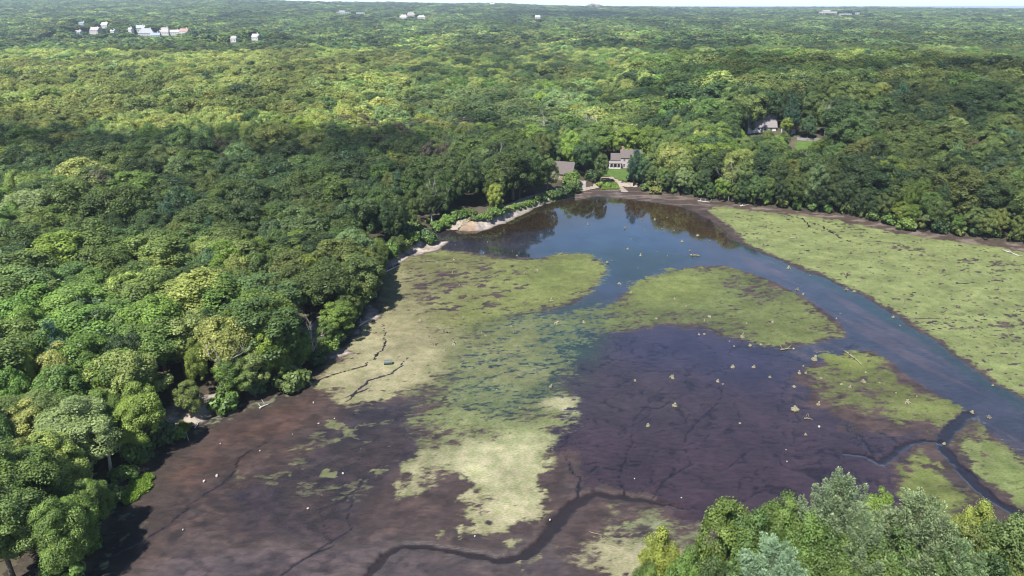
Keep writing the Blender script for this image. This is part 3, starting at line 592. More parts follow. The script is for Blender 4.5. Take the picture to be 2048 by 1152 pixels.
# picket fence below it
f0 = onland(1594, 281); f1 = onland(1645, 283); fe = empty('picket_fence', f0, math.atan2(f1.y - f0.y, f1.x - f0.x)); tag(fe, 'weathered pale picket fence by the lawn right of the hill house', 'fence')
Lf = (f1 - f0).length; dzf = (f1.z - f0.z) / Lf; np_ = int(Lf / .42); pm = MB(); pm.box(-.13, .13, -.03, .03, -.4, 1.25); M['picket'] = plain('weathered_picket', (.22, .21, .20), .9, .3, 2); pme = pm.mesh('picket', M['picket'])
for i in range(np_):
    o = link('picket', pme, fe, (i * Lf / np_, 0, dzf * i * Lf / np_ + .05 * math.sin(i * 1.7)))
for zz in (.3, .9):
    r_ = MB(); r_.poly([(0, .04, zz), (Lf, .04, zz + dzf * Lf), (Lf, .04, zz + .12 + dzf * Lf), (0, .04, zz + .12)]); r_.poly([(0, .1, zz + .12), (Lf, .1, zz + .12 + dzf * Lf), (Lf, .1, zz + dzf * Lf), (0, .1, zz)]); r_.poly([(0, .04, zz + .12), (Lf, .04, zz + .12 + dzf * Lf), (Lf, .1, zz + .12 + dzf * Lf), (0, .1, zz + .12)]); r_.build('rail', M['picket'], fe)
for a in (1600, 1615, 1630):
    q = onland(a, 281); GUARD.append((q.x, q.y, q.z + .8, 1.)); q = onland(1606, 296); GUARD.append((q.x, q.y, q.z + .3, .8))
# far cluster of houses
rnd = random.Random(4)
for (px, py, D, wd, dp, ev, rh, wc, rc, lab) in FAR_SPEC:
    p = atd(px, py, D); o = empty('country_house', (p[0], p[1], p[2]), rnd.uniform(-.35, .35)); tag(o, lab, 'house', 'distant houses in the forest')
    wm = plain('far_wall', tuple(x * .40 for x in wc), .7, .1, .3); rm = plain('far_roof', tuple(x * .42 for x in rc), .85, .2, .3)
    _, r_ = block(o, -wd / 2, wd / 2, -dp / 2, dp / 2, -6, ev, ev + rh, wm, rm, over=.4, hip=(wd * .22 if wd > 20 else 0)); chimney(r_, wd * .28, 0, ev, ev + rh + 2.2, 1.3, 'stone')
    for i in range(max(2, int(wd / 4))): window(o, -wd / 2 + (i + .5) * wd / max(2, int(wd / 4)), ev * .5, 1.3, 1.7, -dp / 2)
    for dx in (-wd / 2, 0, wd / 2):
        GUARD.append((p[0] + dx * .8, p[1] - dp / 2, p[2] + ev * .8, 0.))
for (px, py, D, wd, ev, wc, lab) in FARBLK:
    p = atd(px, py, D); o = empty('institution_building', (p[0], p[1], p[2])); tag(o, lab, 'building', 'pale buildings along the distant ridges')
    wm = plain('far_wall', tuple(x * .42 for x in wc), .7, .1, .2); m_ = MB(); m_.box(-wd / 2, wd / 2, -9, 9, -12, ev); m_.build('wall', wm, o); m_ = MB(); m_.box(-wd / 2 - .5, wd / 2 + .5, -9.5, 9.5, ev + .01, ev + 1); rr_ = m_.build('roof', plain('far_flat_roof', tuple(x * .34 for x in wc), .8, .1, .2), o)
    if wd > 50: m_ = MB(); m_.box(-wd * .3, wd * .1, -6, 6, ev + 1.01, ev + 6); m_.build('roof_block', wm, rr_)
    for i in range(int(wd / 7)):
        x = -wd / 2 + (i + .5) * wd / int(wd / 7); m_ = MB(); m_.box(x - 2, x + 2, -9.06, -8.98, ev * .35, ev * .7); m_.build('window', M['glass'], o)
    for dx in (-wd / 2, -wd / 4, 0, wd / 4, wd / 2): GUARD.append((p[0] + dx, p[1] - 9, p[2] + ev * .6, 0.))
def tower(px, py_top, D, hgt, rad, label, dome):
    p = atd(px, py_top, D); z0 = h1(p[0], p[1]); o = empty('water_tower', (p[0], p[1], z0)); tag(o, label, 'tower', 'water towers on the skyline'); hh = p[2] - z0
    m_ = MB(); n = 6
    for k in range(n):
        a = 2 * PI * k / n; l_ = MB(); l_.tube([(math.cos(a) * rad * .8, math.sin(a) * rad * .8, -2), (math.cos(a) * rad * .7, math.sin(a) * rad * .7, hh - hgt)], [rad * .08, rad * .08], 5); l_.build('leg', M['white'], o)
    prof = [(0., 0.), (.8, .08), (1., .3), (1., .7), (.75, .9), (.3, .99), (.02, 1.)] if dome else [(.0, 0), (.95, .02), (1, .5), (.95, .96), (.02, 1)]
    m_.tube([(0, 0, hh - hgt + q * hgt) for _, q in prof], [max(.02, a) * rad for a, _ in prof], 14); m_.build('tank', M['white'], o, True)
tower(655, 3, 4300, 17, 10, 'pale slender water tower on the left skyline', False); tower(985, 6, 4500, 10, 16, 'white domed water tower on the skyline near the centre', True)
print('buildings', time.time() - T0)

# ------------------------------------------------------------------ vegetation meshes
def leafquads(rng, cen, rad, out, nper, size, flat=1.0, jit=.42, up=.35, asp=.62, deep=.66):
    n = len(cen) * nper; ci = np.repeat(np.arange(len(cen)), nper)
    D = rng.normal(size=(n, 3)); D /= np.linalg.norm(D, axis=1, keepdims=True)
    dt = (D * out[ci]).sum(1); fl = dt < -.15; D[fl] = D[fl] - 2 * dt[fl][:, None] * out[ci][fl]
    P = cen[ci] + D * rad[ci][:, None] * np.array([1, 1, flat]) * rng.uniform(deep, 1.22, n)[:, None]
    Nn = D + rng.normal(size=(n, 3)) * jit + np.array([0, 0, up]); Nn /= np.linalg.norm(Nn, axis=1, keepdims=True)
    A = np.cross(Nn, rng.normal(size=(n, 3))); A /= np.linalg.norm(A, axis=1, keepdims=True); B = np.cross(Nn, A)
    s = size * rng.uniform(.55, 1.35, n)[:, None]; a = A * s; b_ = B * s * asp; bend = Nn * s * .25
    Q = np.stack([P + a * .9 - bend, P + b_ + a * rng.uniform(-.3, .3, n)[:, None], P - a * .9 - bend, P - b_ + a * rng.uniform(-.3, .3, n)[:, None]], 1)
    cl = rng.uniform(0, 1, len(cen)); lv = .55 * cl[ci] + .45 * rng.uniform(0, 1, n)
    return Q, lv
def finish(name, Q, lv, mat):
    n = len(Q); me = mesh_np(name, Q.reshape(-1, 3), np.arange(n * 4).reshape(n, 4), [mat]); attr(me, 'lv', 'FLOAT', lv, 'FACE'); return me
def broad(name, seed, R, Ht, z0, ncl, nper, leaf, shape='round', rc=(.20, .36), deep=.66):
    rng = np.random.default_rng(seed); D = rng.normal(size=(ncl * 3, 3)); D /= np.linalg.norm(D, axis=1, keepdims=True)
    D = D[D[:, 2] > -.72][:ncl]; k = len(D); hz = (Ht - z0) / 2; zc = (Ht + z0) / 2
    r = rng.uniform(*rc, k) * R; az = np.arctan2(D[:, 1], D[:, 0])
    lob = 1 + .13 * np.sin(az * 2 + seed) + .10 * np.sin(az * 3 + seed * 2.3) + .07 * np.sin(az * 5 + seed * 1.1)
    fill = rng.uniform(.70, 1.0, k) ** .5
    if shape == 'flat': prof = np.ones(k)
    elif shape == 'tall': prof = np.where(D[:, 2] > 0, 1 - .35 * D[:, 2], 1.)
    else: prof = 1 + .12 * (D[:, 2] < 0)
    nl = 4; la = rng.uniform(0, 2 * PI) + np.arange(nl) * 2 * PI / nl + rng.normal(size=nl) * .35; lr = rng.uniform(.38, .52, nl) * R; lf = rng.uniform(.50, .66, nl)
    LX = np.append(np.cos(la) * lr, 0.); LY = np.append(np.sin(la) * lr, 0.); LZ = np.append(rng.uniform(-.16, .12, nl) * hz, .20 * hz); LF = np.append(lf, .66); j = rng.integers(0, nl + 1, k)
    C = np.stack([LX[j] + D[:, 0] * (R * LF[j] - r * .6) * lob * fill * prof, LY[j] + D[:, 1] * (R * LF[j] - r * .6) * lob * fill * prof, zc + LZ[j] + D[:, 2] * (hz * (.55 + .42 * LF[j]) - r * .6) * (fill * .3 + .7)], 1)
    C[:, 2] += np.clip(rng.normal(size=k), -1.2, 1.2) * .022 * Ht
    out = D * np.array([1, 1, .9]) + np.array([0, 0, .25]); out /= np.linalg.norm(out, axis=1, keepdims=True)
    Q, lv = leafquads(rng, C, r, out, nper, leaf, deep=deep); return Q, lv, C
def trunkmesh(name, C, Ht, z0, seed, r0=.28):
    rr = random.Random(seed); m_ = MB(); top = Ht * .72; pts = []; 
    for i in range(6): f = i / 5; pts.append((rr.uniform(-.15, .15) * f * 2, rr.uniform(-.15, .15) * f * 2, -.6 + (top + .6) * f))
    m_.tube(pts, [r0 * 1.35, r0, r0 * .85, r0 * .65, r0 * .45, r0 * .2], 7)
    idx = list(range(len(C))); rr.shuffle(idx)
    for j in idx[:9]:
        c = C[j]; z_ = min(top * .9, max(z0 * .8, c[2] * rr.uniform(.45, .65))); a = Vector((0, 0, z_)); b_ = Vector(c); mdl = a.lerp(b_, .5) + Vector((0, 0, -.25))
        m_.tube([a, mdl, b_], [r0 * .42, r0 * .28, r0 * .1], 5, False)
    return m_.mesh(name, M['bark'], True)
LOD0, LOD1, LOD2, LOD3 = [], [], [], []
TR0, TR1 = [], []
shapes = ['round', 'flat', 'tall', 'round', 'flat', 'tall', 'round']
for i in range(4):
    Q, lv, C = broad('b0', 100 + i, 4.9, 17, 3.0, 125, 340, .135, shapes[i], (.14, .27)); LOD0.append(finish('crown', Q, lv, M['leaf'])); TR0.append(trunkmesh('trunk', C, 17, 4, i))
for i in range(9):
    Q, lv, C = broad('b1', 200 + i, 4.9, 17, 2.2 + i % 3, 105, 180, .195, shapes[i % 7], (.15, .28)); LOD1.append(finish('crown', Q, lv, M['leaf'])); TR1.append(trunkmesh('trunk', C, 17, 4, 20 + i))
for i in range(10):
    Q, lv, C = broad('b2', 300 + i, 4.9, 16, 5, 70, 66, .34, shapes[i % 7], (.19, .33)); LOD2.append(finish('crown_mid', Q, lv, M['leaf']))
for i in range(4):
    Q, lv, C = broad('b3', 400 + i, 5.2, 17, 6, 24, 22, 1.05, shapes[i], (.28, .45)); LOD3.append(finish('crown_far', Q, lv, M['leaf']))
def pine(seed, R, Ht, z0, npl, nper, blade):
    rng = np.random.default_rng(seed); Qs = []; lvs = []; base = []
    for k in range(npl):
        a = rng.uniform(0, 2 * PI); f = math.sqrt(rng.uniform(0, 1)); low = rng.uniform() < .45
        if low: f = rng.uniform(.6, 1.)
        rad = R * f * (1 + .16 * math.sin(2 * a + seed)); ztop = z0 + (Ht - z0) * (math.sqrt(max(0, 1 - (f * .92) ** 2)) if not low else rng.uniform(.15, .6)) + rng.normal() * .5
        Lp = rng.uniform(3., 5.) * R / 4.2; outv = np.array([math.cos(a), math.sin(a), 0]); tilt = (.22 + .75 * f * low + .15 * f)
        ax = outv * tilt + np.array([0, 0, 1.]) + rng.normal(size=3) * .08; ax /= np.linalg.norm(ax); tip = outv * rad + np.array([0, 0, ztop])
        t_ = rng.uniform(0, 1, nper); wdt = .60 * np.sin(np.clip(t_ * .93 + .07, 0, 1) * PI) ** .6 * R / 4.5
        D = rng.normal(size=(nper, 3)); D -= (D @ ax)[:, None] * ax; D /= np.linalg.norm(D, axis=1, keepdims=True)
        P = tip - ax * (t_ * Lp)[:, None] + D * (wdt * rng.uniform(.35, 1.0, nper))[:, None]
        G = D * .9 + ax * .8 + rng.normal(size=(nper, 3)) * .4; G /= np.linalg.norm(G, axis=1, keepdims=True)
        S = np.cross(G, rng.normal(size=(nper, 3))); S /= np.linalg.norm(S, axis=1, keepdims=True)
        l_ = (blade * rng.uniform(.6, 1.3, nper))[:, None]; w_ = l_ * .26
        Qs.append(np.stack([P - S * w_ * .6, P + S * w_ * .6, P + G * l_ + S * w_, P + G * l_ - S * w_], 1)); c = rng.uniform(); lvs.append(.45 * c + .55 * rng.uniform(0, 1, nper)); base.append((tip - ax * Lp * .5))
    m_ = MB(); m_.tube([(0, 0, -.6), (0, 0, Ht * .5), (.1, 0, Ht * .93)], [.42, .26, .06], 7)
    for b_ in base[::3]:
        z_ = max(z0 * .8, b_[2] - np.hypot(b_[0], b_[1]) * .55 - .6); m_.tube([(0, 0, z_), tuple(b_)], [.11, .03], 4, False)
    return finish('crown', np.concatenate(Qs), np.concatenate(lvs), M['needle']), m_.mesh('trunk', M['bark'], True)
PINE0 = [pine(500 + i, 4.3, 22, 7, 112, 480, .175) for i in range(2)]
PINE1 = [pine(510 + i, 3.9, 20, 5, 85, 130, .38) for i in range(2)]
def bushmesh(seed, R, Ht, ncl, nper, leaf):
    Q, lv, C = broad('s', seed, R, Ht, .1, ncl, nper, leaf, 'round', (.25, .42)); m_ = MB()
    for c in C[::5]: m_.tube([(c[0] * .15, c[1] * .15, -.3), (c[0] * .6, c[1] * .6, c[2] * .6), tuple(c)], [.07, .05, .02], 4, False)
    return finish('foliage', Q, lv, M['leaf']), m_.mesh('stem', M['bark'], True)
BUSH = [bushmesh(600 + i, 1.7, 2.5, 26, 60, .26) for i in range(4)]
print('veg meshes', time.time() - T0)

PAL = {'dark': (.048, .078, .028), 'mid': (.088, .130, .038), 'olive': (.112, .142, .042), 'blue': (.064, .106, .050), 'lime': (.155, .208, .042),
       'yellow': (.185, .228, .048), 'brown': (.080, .074, .047), 'khaki': (.190, .218, .066), 'pale': (.145, .200, .078), 'rust': (.098, .074, .046), 'fresh': (.100, .160, .036)}
TONE = {'dark': 'dark green', 'mid': 'mid green', 'olive': 'olive green', 'blue': 'bluish green', 'lime': 'bright lime', 'yellow': 'yellow-green', 'brown': 'brownish', 'khaki': 'khaki', 'pale': 'pale green', 'rust': 'rust-tinged', 'fresh': 'fresh green'}
# (u0, v0, u1, v1): {tone: weight} in order; first hit wins with its probability
SPOT = [((635, 600, 715, 690), 'fresh', 1.), ((240, 775, 320, 850), 'lime', 1.), ((515, 545, 600, 640), 'pale', .8), ((960, 355, 1015, 420), 'yellow', 1.), ((1775, 370, 1840, 440), 'lime', 1.), ((520, 690, 580, 740), 'fresh', .9),
        ((400, 640, 510, 720), 'khaki', .6), ((590, 660, 660, 750), 'khaki', .7), ((0, 870, 150, 960), 'khaki', .4), ((170, 780, 240, 860), 'khaki', .6), ((250, 480, 440, 560), 'khaki', .55), ((0, 960, 200, 1152), 'fresh', .35), ((420, 790, 500, 830), 'fresh', .8),
        ((750, 230, 960, 300), 'brown', .32), ((660, 215, 760, 250), 'brown', .35), ((580, 255, 640, 290), 'khaki', .8), ((430, 275, 530, 320), 'brown', .4), ((130, 345, 210, 395), 'brown', .5), ((560, 370, 760, 400), 'pale', .4),
        ((760, 170, 1180, 235), 'pale', .7), ((790, 195, 900, 235), 'yellow', .55), ((1080, 185, 1160, 245), 'yellow', .4), ((1210, 165, 1320, 240), 'olive', .6), ((0, 95, 820, 255), 'khaki', .8), ((820, 60, 1300, 170), 'khaki', .25),
        ((0, 255, 760, 345), 'dark', .4), ((1300, 150, 2048, 260), 'dark', .35), ((1480, 90, 2048, 180), 'olive', .45), ((1920, 255, 2000, 300), 'rust', .55), ((1560, 225, 1600, 262), 'yellow', .9), ((1330, 280, 1370, 330), 'khaki', .9), ((1265, 255, 1320, 300), 'lime', .8),
        ((1780, 255, 1900, 330), 'olive', .6), ((680, 270, 730, 350), 'dark', .9), ((1930, 330, 2048, 470), 'olive', .5), ((1400, 300, 1760, 430), 'dark', .35), ((0, 560, 620, 800), 'fresh', .35), ((0, 480, 620, 860), 'lime', .16), ((0, 480, 620, 900), 'khaki', .16), ((1300, 260, 2048, 470), 'lime', .07)]
def tone_of(u, v, rr):
    for (a, b_, c, d_), tn, p in SPOT:
        if a <= u <= c and b_ <= v <= d_ and rr.random() < p: return tn
    return rr.choices(['mid', 'dark', 'olive', 'blue', 'pale', 'fresh', 'khaki', 'lime'], [40, 22, 18, 4, 6, 7, 4, 2.5])[0]
def standf(X, Y): return .66 + .68 * sst(.28, .72, fbm(np.asarray(X) / 48., np.asarray(Y) / (48. + .05 * np.asarray(Y)), 131, 3))
def stand(c, x, y):                      # neighbouring trees of one stand share a lighter or darker leaf
    f = float(standf(np.array([x]), np.array([y]))[0]); return tuple(v * f for v in c)
def vary(c, rr, k=.16):
    g = 1 + rr.uniform(-k, k); return (c[0] * g * (1 + rr.uniform(-.1, .1)), c[1] * g, c[2] * g * (1 + rr.uniform(-.12, .12)))

# ------------------------------------------------------------------ where trees stand
rng = np.random.default_rng(11); pr_ = random.Random(11)
def jgrid(x0, x1, y0, y1, s, jit=.42):
    xs = np.arange(x0, x1, s); ys = np.arange(y0, y1, s * .87); X, Y = np.meshgrid(xs, ys); X[1::2] += s / 2
    X = X + rng.uniform(-jit, jit, X.shape) * s; Y = Y + rng.uniform(-jit, jit, Y.shape) * s; return X.ravel(), Y.ravel()
def inview(X, Y, m=140):
    u, v = proj(X, Y, 14.0); return (u > -m) & (u < 2048 + m) & (v < 1400)
X, Y = jgrid(-330, 380, 48, 345, 7.2, .48); d = sdpoly(X, Y, PW); ok = inview(X, Y) & (d > 1.6)
ok &= ~((Y < 82) & (X > -25)); ok &= ~((Y < 72) & (X > -62))                       # the corner by the camera is planted by hand
for P in CLEAR: ok &= sdpoly(X, Y, P) > .5
X, Y, d = X[ok], Y[ok], d[ok]
near = [dict(x=a, y=b_, d=c, s=float(pr_.choices([pr_.uniform(.6, .95), pr_.uniform(.95, 1.35), pr_.uniform(1.35, 1.85)], [30, 42, 28])[0]) * (.72 if c < 6 else 1.), sz=0.) for a, b_, c in zip(X, Y, d)]
_arc = np.concatenate([[0], np.cumsum(np.linalg.norm(np.diff(PW, axis=0), axis=1))])   # a closed row of low-crowned trees along the wood's edge
for sA in np.arange(_arc[1], _arc[-7], 4.3):
    i = np.searchsorted(_arc, sA) - 1; f = (sA - _arc[i]) / (_arc[i + 1] - _arc[i]); p = PW[i] * (1 - f) + PW[i + 1] * f; t_ = PW[i + 1] - PW[i]; t_ /= np.linalg.norm(t_)
    p = p + np.array([-t_[1], t_[0]]) * pr_.uniform(.5, 2.2) + t_ * pr_.uniform(-1, 1); u_, v_ = proj(p[0], p[1], 5.)
    if sdpoly(np.array([p[0]]), np.array([p[1]]), PW)[0] < .2 or not (-60 < u_ < 2120) or v_ > 1250 or (880 < u_ < 1175) or (780 < u_ < 900 and v_ < 480): continue
    if any(sdpoly(np.array([p[0]]), np.array([p[1]]), P)[0] < 1.5 for P in CLEAR): continue
    near.append(dict(x=p[0], y=p[1], d=1., s=pr_.uniform(.46, .80), sz=pr_.uniform(.8, 1.05)))
SUNNY = [gp(a, b_, .8) for a, b_ in ((345, 848), (375, 832), (410, 812), (615, 645), (630, 670), (650, 700), (745, 630), (800, 512), (840, 500), (700, 668), (275, 978), (255, 1000), (290, 960), (365, 858), (330, 900))]
for q in near:                                       # low growth on the sunny side of the open sand
    for sx_, sy_ in SUNNY:
        a_ = (q['x'] - sx_) * sun_h.x + (q['y'] - sy_) * sun_h.y; b_ = abs((q['x'] - sx_) * sun_h.y - (q['y'] - sy_) * sun_h.x)
        if -1 < a_ < 11 and b_ < 3.2: q['cap'] = min(q.get('cap', 99), max(2.2, 1.25 * (a_ - 1.5)))
for q in near:
    q['z'] = h1(q['x'], q['y'])
    if q['sz'] == 0: q['sz'] = pr_.uniform(.86, 1.12) * (13.2 + 3.0 * q['s']) / (17 * q['s']) * (.84 if q['x'] < 0 and q['y'] < 190 else 1.)
    if 'cap' in q and 17 * q['s'] * q['sz'] > q['cap']:
        q['s'] = min(q['s'], max(.3, q['cap'] / 11)); q['sz'] = min(q['sz'], q['cap'] / (17 * q['s']))
HAND = []                                            # near trees fixed by their top: px, py, height, kind, tone, crown radius
for (px, py, hh, kd, tn, R) in [(1690, 948, 24, 'pine', 'pine', 4.4), (1850, 992, 22.5, 'pine', 'pine', 4.6), (1555, 1085, 20, 'pine', 'pinepale', 4.3), (1725, 1030, 21, 'pine', 'pine', 3.6), (1925, 1075, 19.5, 'pine', 'pine', 3.6), (1470, 1006, 20, 'b', 'olive2', 4.3), (1575, 992, 20, 'b', 'olive2', 3.7), (1655, 1058, 19, 'b', 'mid', 4.2),
                                (1762, 975, 18, 'b', 'lime', 2.6), (1962, 1012, 17, 'b', 'yellow', 2.6), (2030, 1036, 20, 'b', 'olive', 4.8), (1332, 1068, 15, 'b', 'yellow', 2.9), (1425, 1118, 15, 'b', 'dark', 3.4), (1762, 1100, 17.5, 'b', 'mid', 4.3),
                                (1872, 1120, 17, 'b', 'mid', 4.2), (1990, 1120, 17, 'b', 'dark', 4.4), (1650, 1125, 17, 'b', 'mid', 3.8), (1300, 1130, 13, 'b', 'mid', 2.6), (1480, 1160, 14, 'b', 'pale', 3.4), (2070, 1100, 18, 'b', 'olive', 4.5), (1525, 1040, 19, 'b', 'mid', 3.6), (1612, 1035, 19.5, 'b', 'olive2', 3.5), (1705, 1085, 18, 'b', 'mid', 3.8), (1800, 1060, 19, 'b', 'mid', 3.8), (1565, 1130, 16, 'b', 'fresh', 3.6), (1385, 1105, 15, 'b', 'olive2', 3.0), (1945, 1050, 18.5, 'b', 'olive', 3.6), (1720, 1130, 16, 'b', 'olive', 3.8), (1825, 1135, 16, 'b', 'mid', 3.8), (1930, 1135, 16, 'b', 'mid', 3.8)]:
    z0 = 1.2; p = gp(px, py, hh + z0); HAND.append(dict(x=p[0], y=p[1], z=z0, h=hh, kd=kd, tone=tn, R=R, px=px))
PAL['pine'] = (.136, .186, .100); PAL['pinepale'] = (.165, .218, .124); PAL['olive2'] = (.108, .160, .040)
for a_, b2 in ((615, 645), (628, 668), (350, 846), (372, 836), (395, 822), (275, 978), (258, 998), (292, 960)): g_ = gp(a_, b2, .9); GUARD.append((g_[0], g_[1], .9, .3))
def blocked(x, y, z, hgt, R):                        # does this crown hide a guarded point?
    for gx, gy, gz, hw in GUARD:
        if y >= gy - 1: continue
        f = y / gy; lx = gx * f; lz = CAM_H + (gz - CAM_H) * f
        if abs(lx - x) < R * 1.02 + hw * f and z + hgt > lz - .3: return True
    return False
keep = []
for q in near:
    H_ = 17 * q['s'] * q['sz']; R_ = 4.9 * q['s']
    if proj(q['x'], q['y'], q['z'] + H_)[1] > 1190 and q['x'] > -85: continue
    if blocked(q['x'], q['y'], q['z'], H_, R_):
        q['s'] *= .5
        if blocked(q['x'], q['y'], q['z'], 17 * q['s'] * q['sz'], 4.9 * q['s']): continue
    keep.append(q)
near = keep
for q in near:
    u, v = proj(q['x'], q['y'], q['z'] + 15 * q['s'] * q['sz']); q['u'], q['v'] = float(u), float(v); q['tone'] = tone_of(q['u'], q['v'], pr_)
    dist = math.sqrt(q['x'] ** 2 + q['y'] ** 2 + 55 ** 2); q['dist'] = dist
    q['score'] = q['s'] / dist * (1.45 if q['d'] < 7.5 else 1) * (1 if -40 < u < 2088 and v < 1180 else .2)
near.sort(key=lambda q: -q['score']); NB = 280
SOLO, REST = near[:NB], near[NB:]
print('near trees', len(near), time.time() - T0)
def put_tree(q, i):
    n0 = q['dist'] < 135; cm, tm = (LOD0, TR0) if n0 else (LOD1, TR1); k = pr_.randrange(len(cm))
    r = empty('broadleaf_tree', (q['x'], q['y'], q['z'] - .1), pr_.uniform(0, 6.28)); r.scale = (q['s'], q['s'], q['s'] * q['sz'])
    c = link('crown', cm[k], r); c['tint'] = vary(stand(PAL[q['tone']], q['x'], q['y']), pr_); link('trunk', tm[k], r); q['o'] = r
for i, q in enumerate(SOLO): put_tree(q, i)
def ordn(n): return f"{n}{'th' if 10 <= n % 100 <= 20 else {1: 'st', 2: 'nd', 3: 'rd'}.get(n % 10, 'th')}"
# labels: shore edge trees are counted along the shore, trees inside the wood by tone and place
left_edge = sorted([q for q in SOLO if q['d'] < 6.5 and q['u'] < 905 and q['y'] < 205], key=lambda q: -q['y'])
right_edge = sorted([q for q in SOLO if q['d'] < 6.5 and q['u'] > 1170 and q not in left_edge], key=lambda q: q['u'])
for i, q in enumerate(left_edge): tag(q['o'], f"{TONE[q['tone']]} tree on the left shore's edge, {ordn(i + 1)} from the broken dam", 'tree', 'trees along the left shore')
for i, q in enumerate(right_edge): tag(q['o'], f"{TONE[q['tone']]} tree on the far right shore's edge, {ordn(i + 1)} from the farmhouse", 'tree', 'trees along the far right shore')
done = set(id(q) for q in left_edge + right_edge)
cells = {}
for q in SOLO:
    if id(q) in done: continue
    u, v = q['u'], q['v']
    if u > 1165: zn = 'behind the far right shore'
    elif u > 880 or q['y'] > 215: zn = 'in the wood behind the dam'
    elif v > 800: zn = 'in the bottom left corner of the wood'
    elif u < 220: zn = "at the picture's left edge"
    elif v > 560: zn = 'in the left wood behind the sandy openings'
    else: zn = 'in the left wood near the dam'
    cells.setdefault((zn, q['tone']), []).append(q)
for (zn, tn), L in cells.items():
    L.sort(key=lambda q: q['u'])
    for i, q in enumerate(L):
        lab = f"{TONE[tn]} broadleaf tree {zn}" if len(L) == 1 else f"{ordn(i + 1)} {TONE[tn]} tree from the left {zn}"
        tag(q['o'], lab, 'tree', 'broadleaf trees ' + zn)
for (px, py, hh, Rr, tn, lab) in [(1270, 312, 10, 3.3, 'mid', 'mid green tree hiding the right half of the farmhouse'), (1204, 306, 13, 3.0, 'mid', 'tall tree with dark trunk left of the farmhouse lawn'), (1096, 312, 14, 4.2, 'mid', 'broad tree hiding the left end of the cottage'), (1150, 340, 6, 2.4, 'fresh', 'small green tree in front of the cottage right gable'),
                                  (1507, 240, 6, 1.1, 'blue', 'small bluish tree in front of the hill house roof'), (1580, 228, 10, 3.4, 'yellow', 'yellow-green tree just right of the hill house'), (1622, 230, 11, 3.2, 'blue', 'bluish tree above the picket fence on the hill'), (1288, 318, 12, 3.2, 'blue', 'bluish tree right of the farmhouse'), (988, 366, 11, 3.0, 'yellow', 'bright yellow-green tree standing alone on the dam path'),
                                  (1040, 318, 15, 4.0, 'dark', 'dark green tree behind the dam left of the cottage'), (670, 604, 8.5, 4.3, 'fresh', 'round fresh green tree on the shore right of the upper sand'), (276, 778, 13, 3.9, 'lime', 'bright lime tree above the lower sandy bank'),
                                  (372, 778, 7.5, 2.6, 'olive', 'olive tree standing over the lower sandy bank'), (470, 752, 9, 3.8, 'fresh', 'fresh green tree right of the lower sandy bank'), (700, 575, 10, 4.4, 'olive', 'wide olive tree above the small pale beach'), (1808, 372, 11, 3.9, 'lime', 'bright lime tree at the right shore above the lime shrub'), (545, 705, 9, 3., 'fresh', 'narrow fresh green tree left of the upper sand')]:
    p = march(px, py, hh); j = pr_.randrange(7); r = empty('broadleaf_tree', (p.x, p.y, p.z - .1), pr_.uniform(0, 6.28)); r.scale = (Rr / 4.9, Rr / 4.9, hh / 17)
    c = link('crown', LOD1[j], r); c['tint'] = vary(PAL[tn], pr_, .08); link('trunk', TR1[j], r); tag(r, lab, 'tree', 'trees by the houses and dam')
# hand-planted corner trees
HL = {'pine': 'white pine', 'b': 'broadleaf tree'}
cnt = {}
for q in sorted(HAND, key=lambda q: q['px']):
    if q['kd'] == 'pine':
        cm, tm = PINE0[pr_.randrange(2)]; r = empty('pine_tree', (q['x'], q['y'], q['z']), pr_.uniform(0, 6.28)); k = q['h'] / 22; r.scale = (q['R'] / 4.3, q['R'] / 4.3, k)
    else:
        j = pr_.randrange(4); cm, tm = LOD0[j], TR0[j]; r = empty('broadleaf_tree', (q['x'], q['y'], q['z']), pr_.uniform(0, 6.28)); r.scale = (q['R'] / 4.9, q['R'] / 4.9, q['h'] / 17)
    c = link('crown', cm, r); c['tint'] = vary(PAL[q['tone']], pr_, .08); link('trunk', tm, r)
    cnt[q['kd']] = cnt.get(q['kd'], 0) + 1
    tag(r, f"{'feathery blue-green pine' if q['kd'] == 'pine' else TONE.get(q['tone'], 'olive green') + ' broadleaf tree'}, {ordn(cnt[q['kd']])} from left of its kind in the bottom right corner", 'tree', 'trees in the bottom right corner')
# pines inside the woods
PINES = [(1805, 165, 20), (690, 300, 20), (1385, 258, 17), (1590, 195, 17), (1945, 215, 17), (545, 350, 16), (330, 405, 15), (90, 640, 16), (1270, 330, 15), (420, 430, 15)]
for i, (px, py, hh) in enumerate(sorted(PINES)):
    p = march(px, py, hh); z = p.z
    r = empty('pine_tree', (p[0], p[1], z - .2), pr_.uniform(0, 6.28)); k = hh / 20; r.scale = (k * 1.05, k * 1.05, k); cm, tm = PINE1[i % 2]
    c = link('crown', cm, r); c['tint'] = vary((.058, .105, .066), pr_); link('trunk', tm, r); tag(r, f"blue-green pine in the woods beyond the pond, {ordn(i + 1)} pine from the left", 'tree', 'pines in the woods')

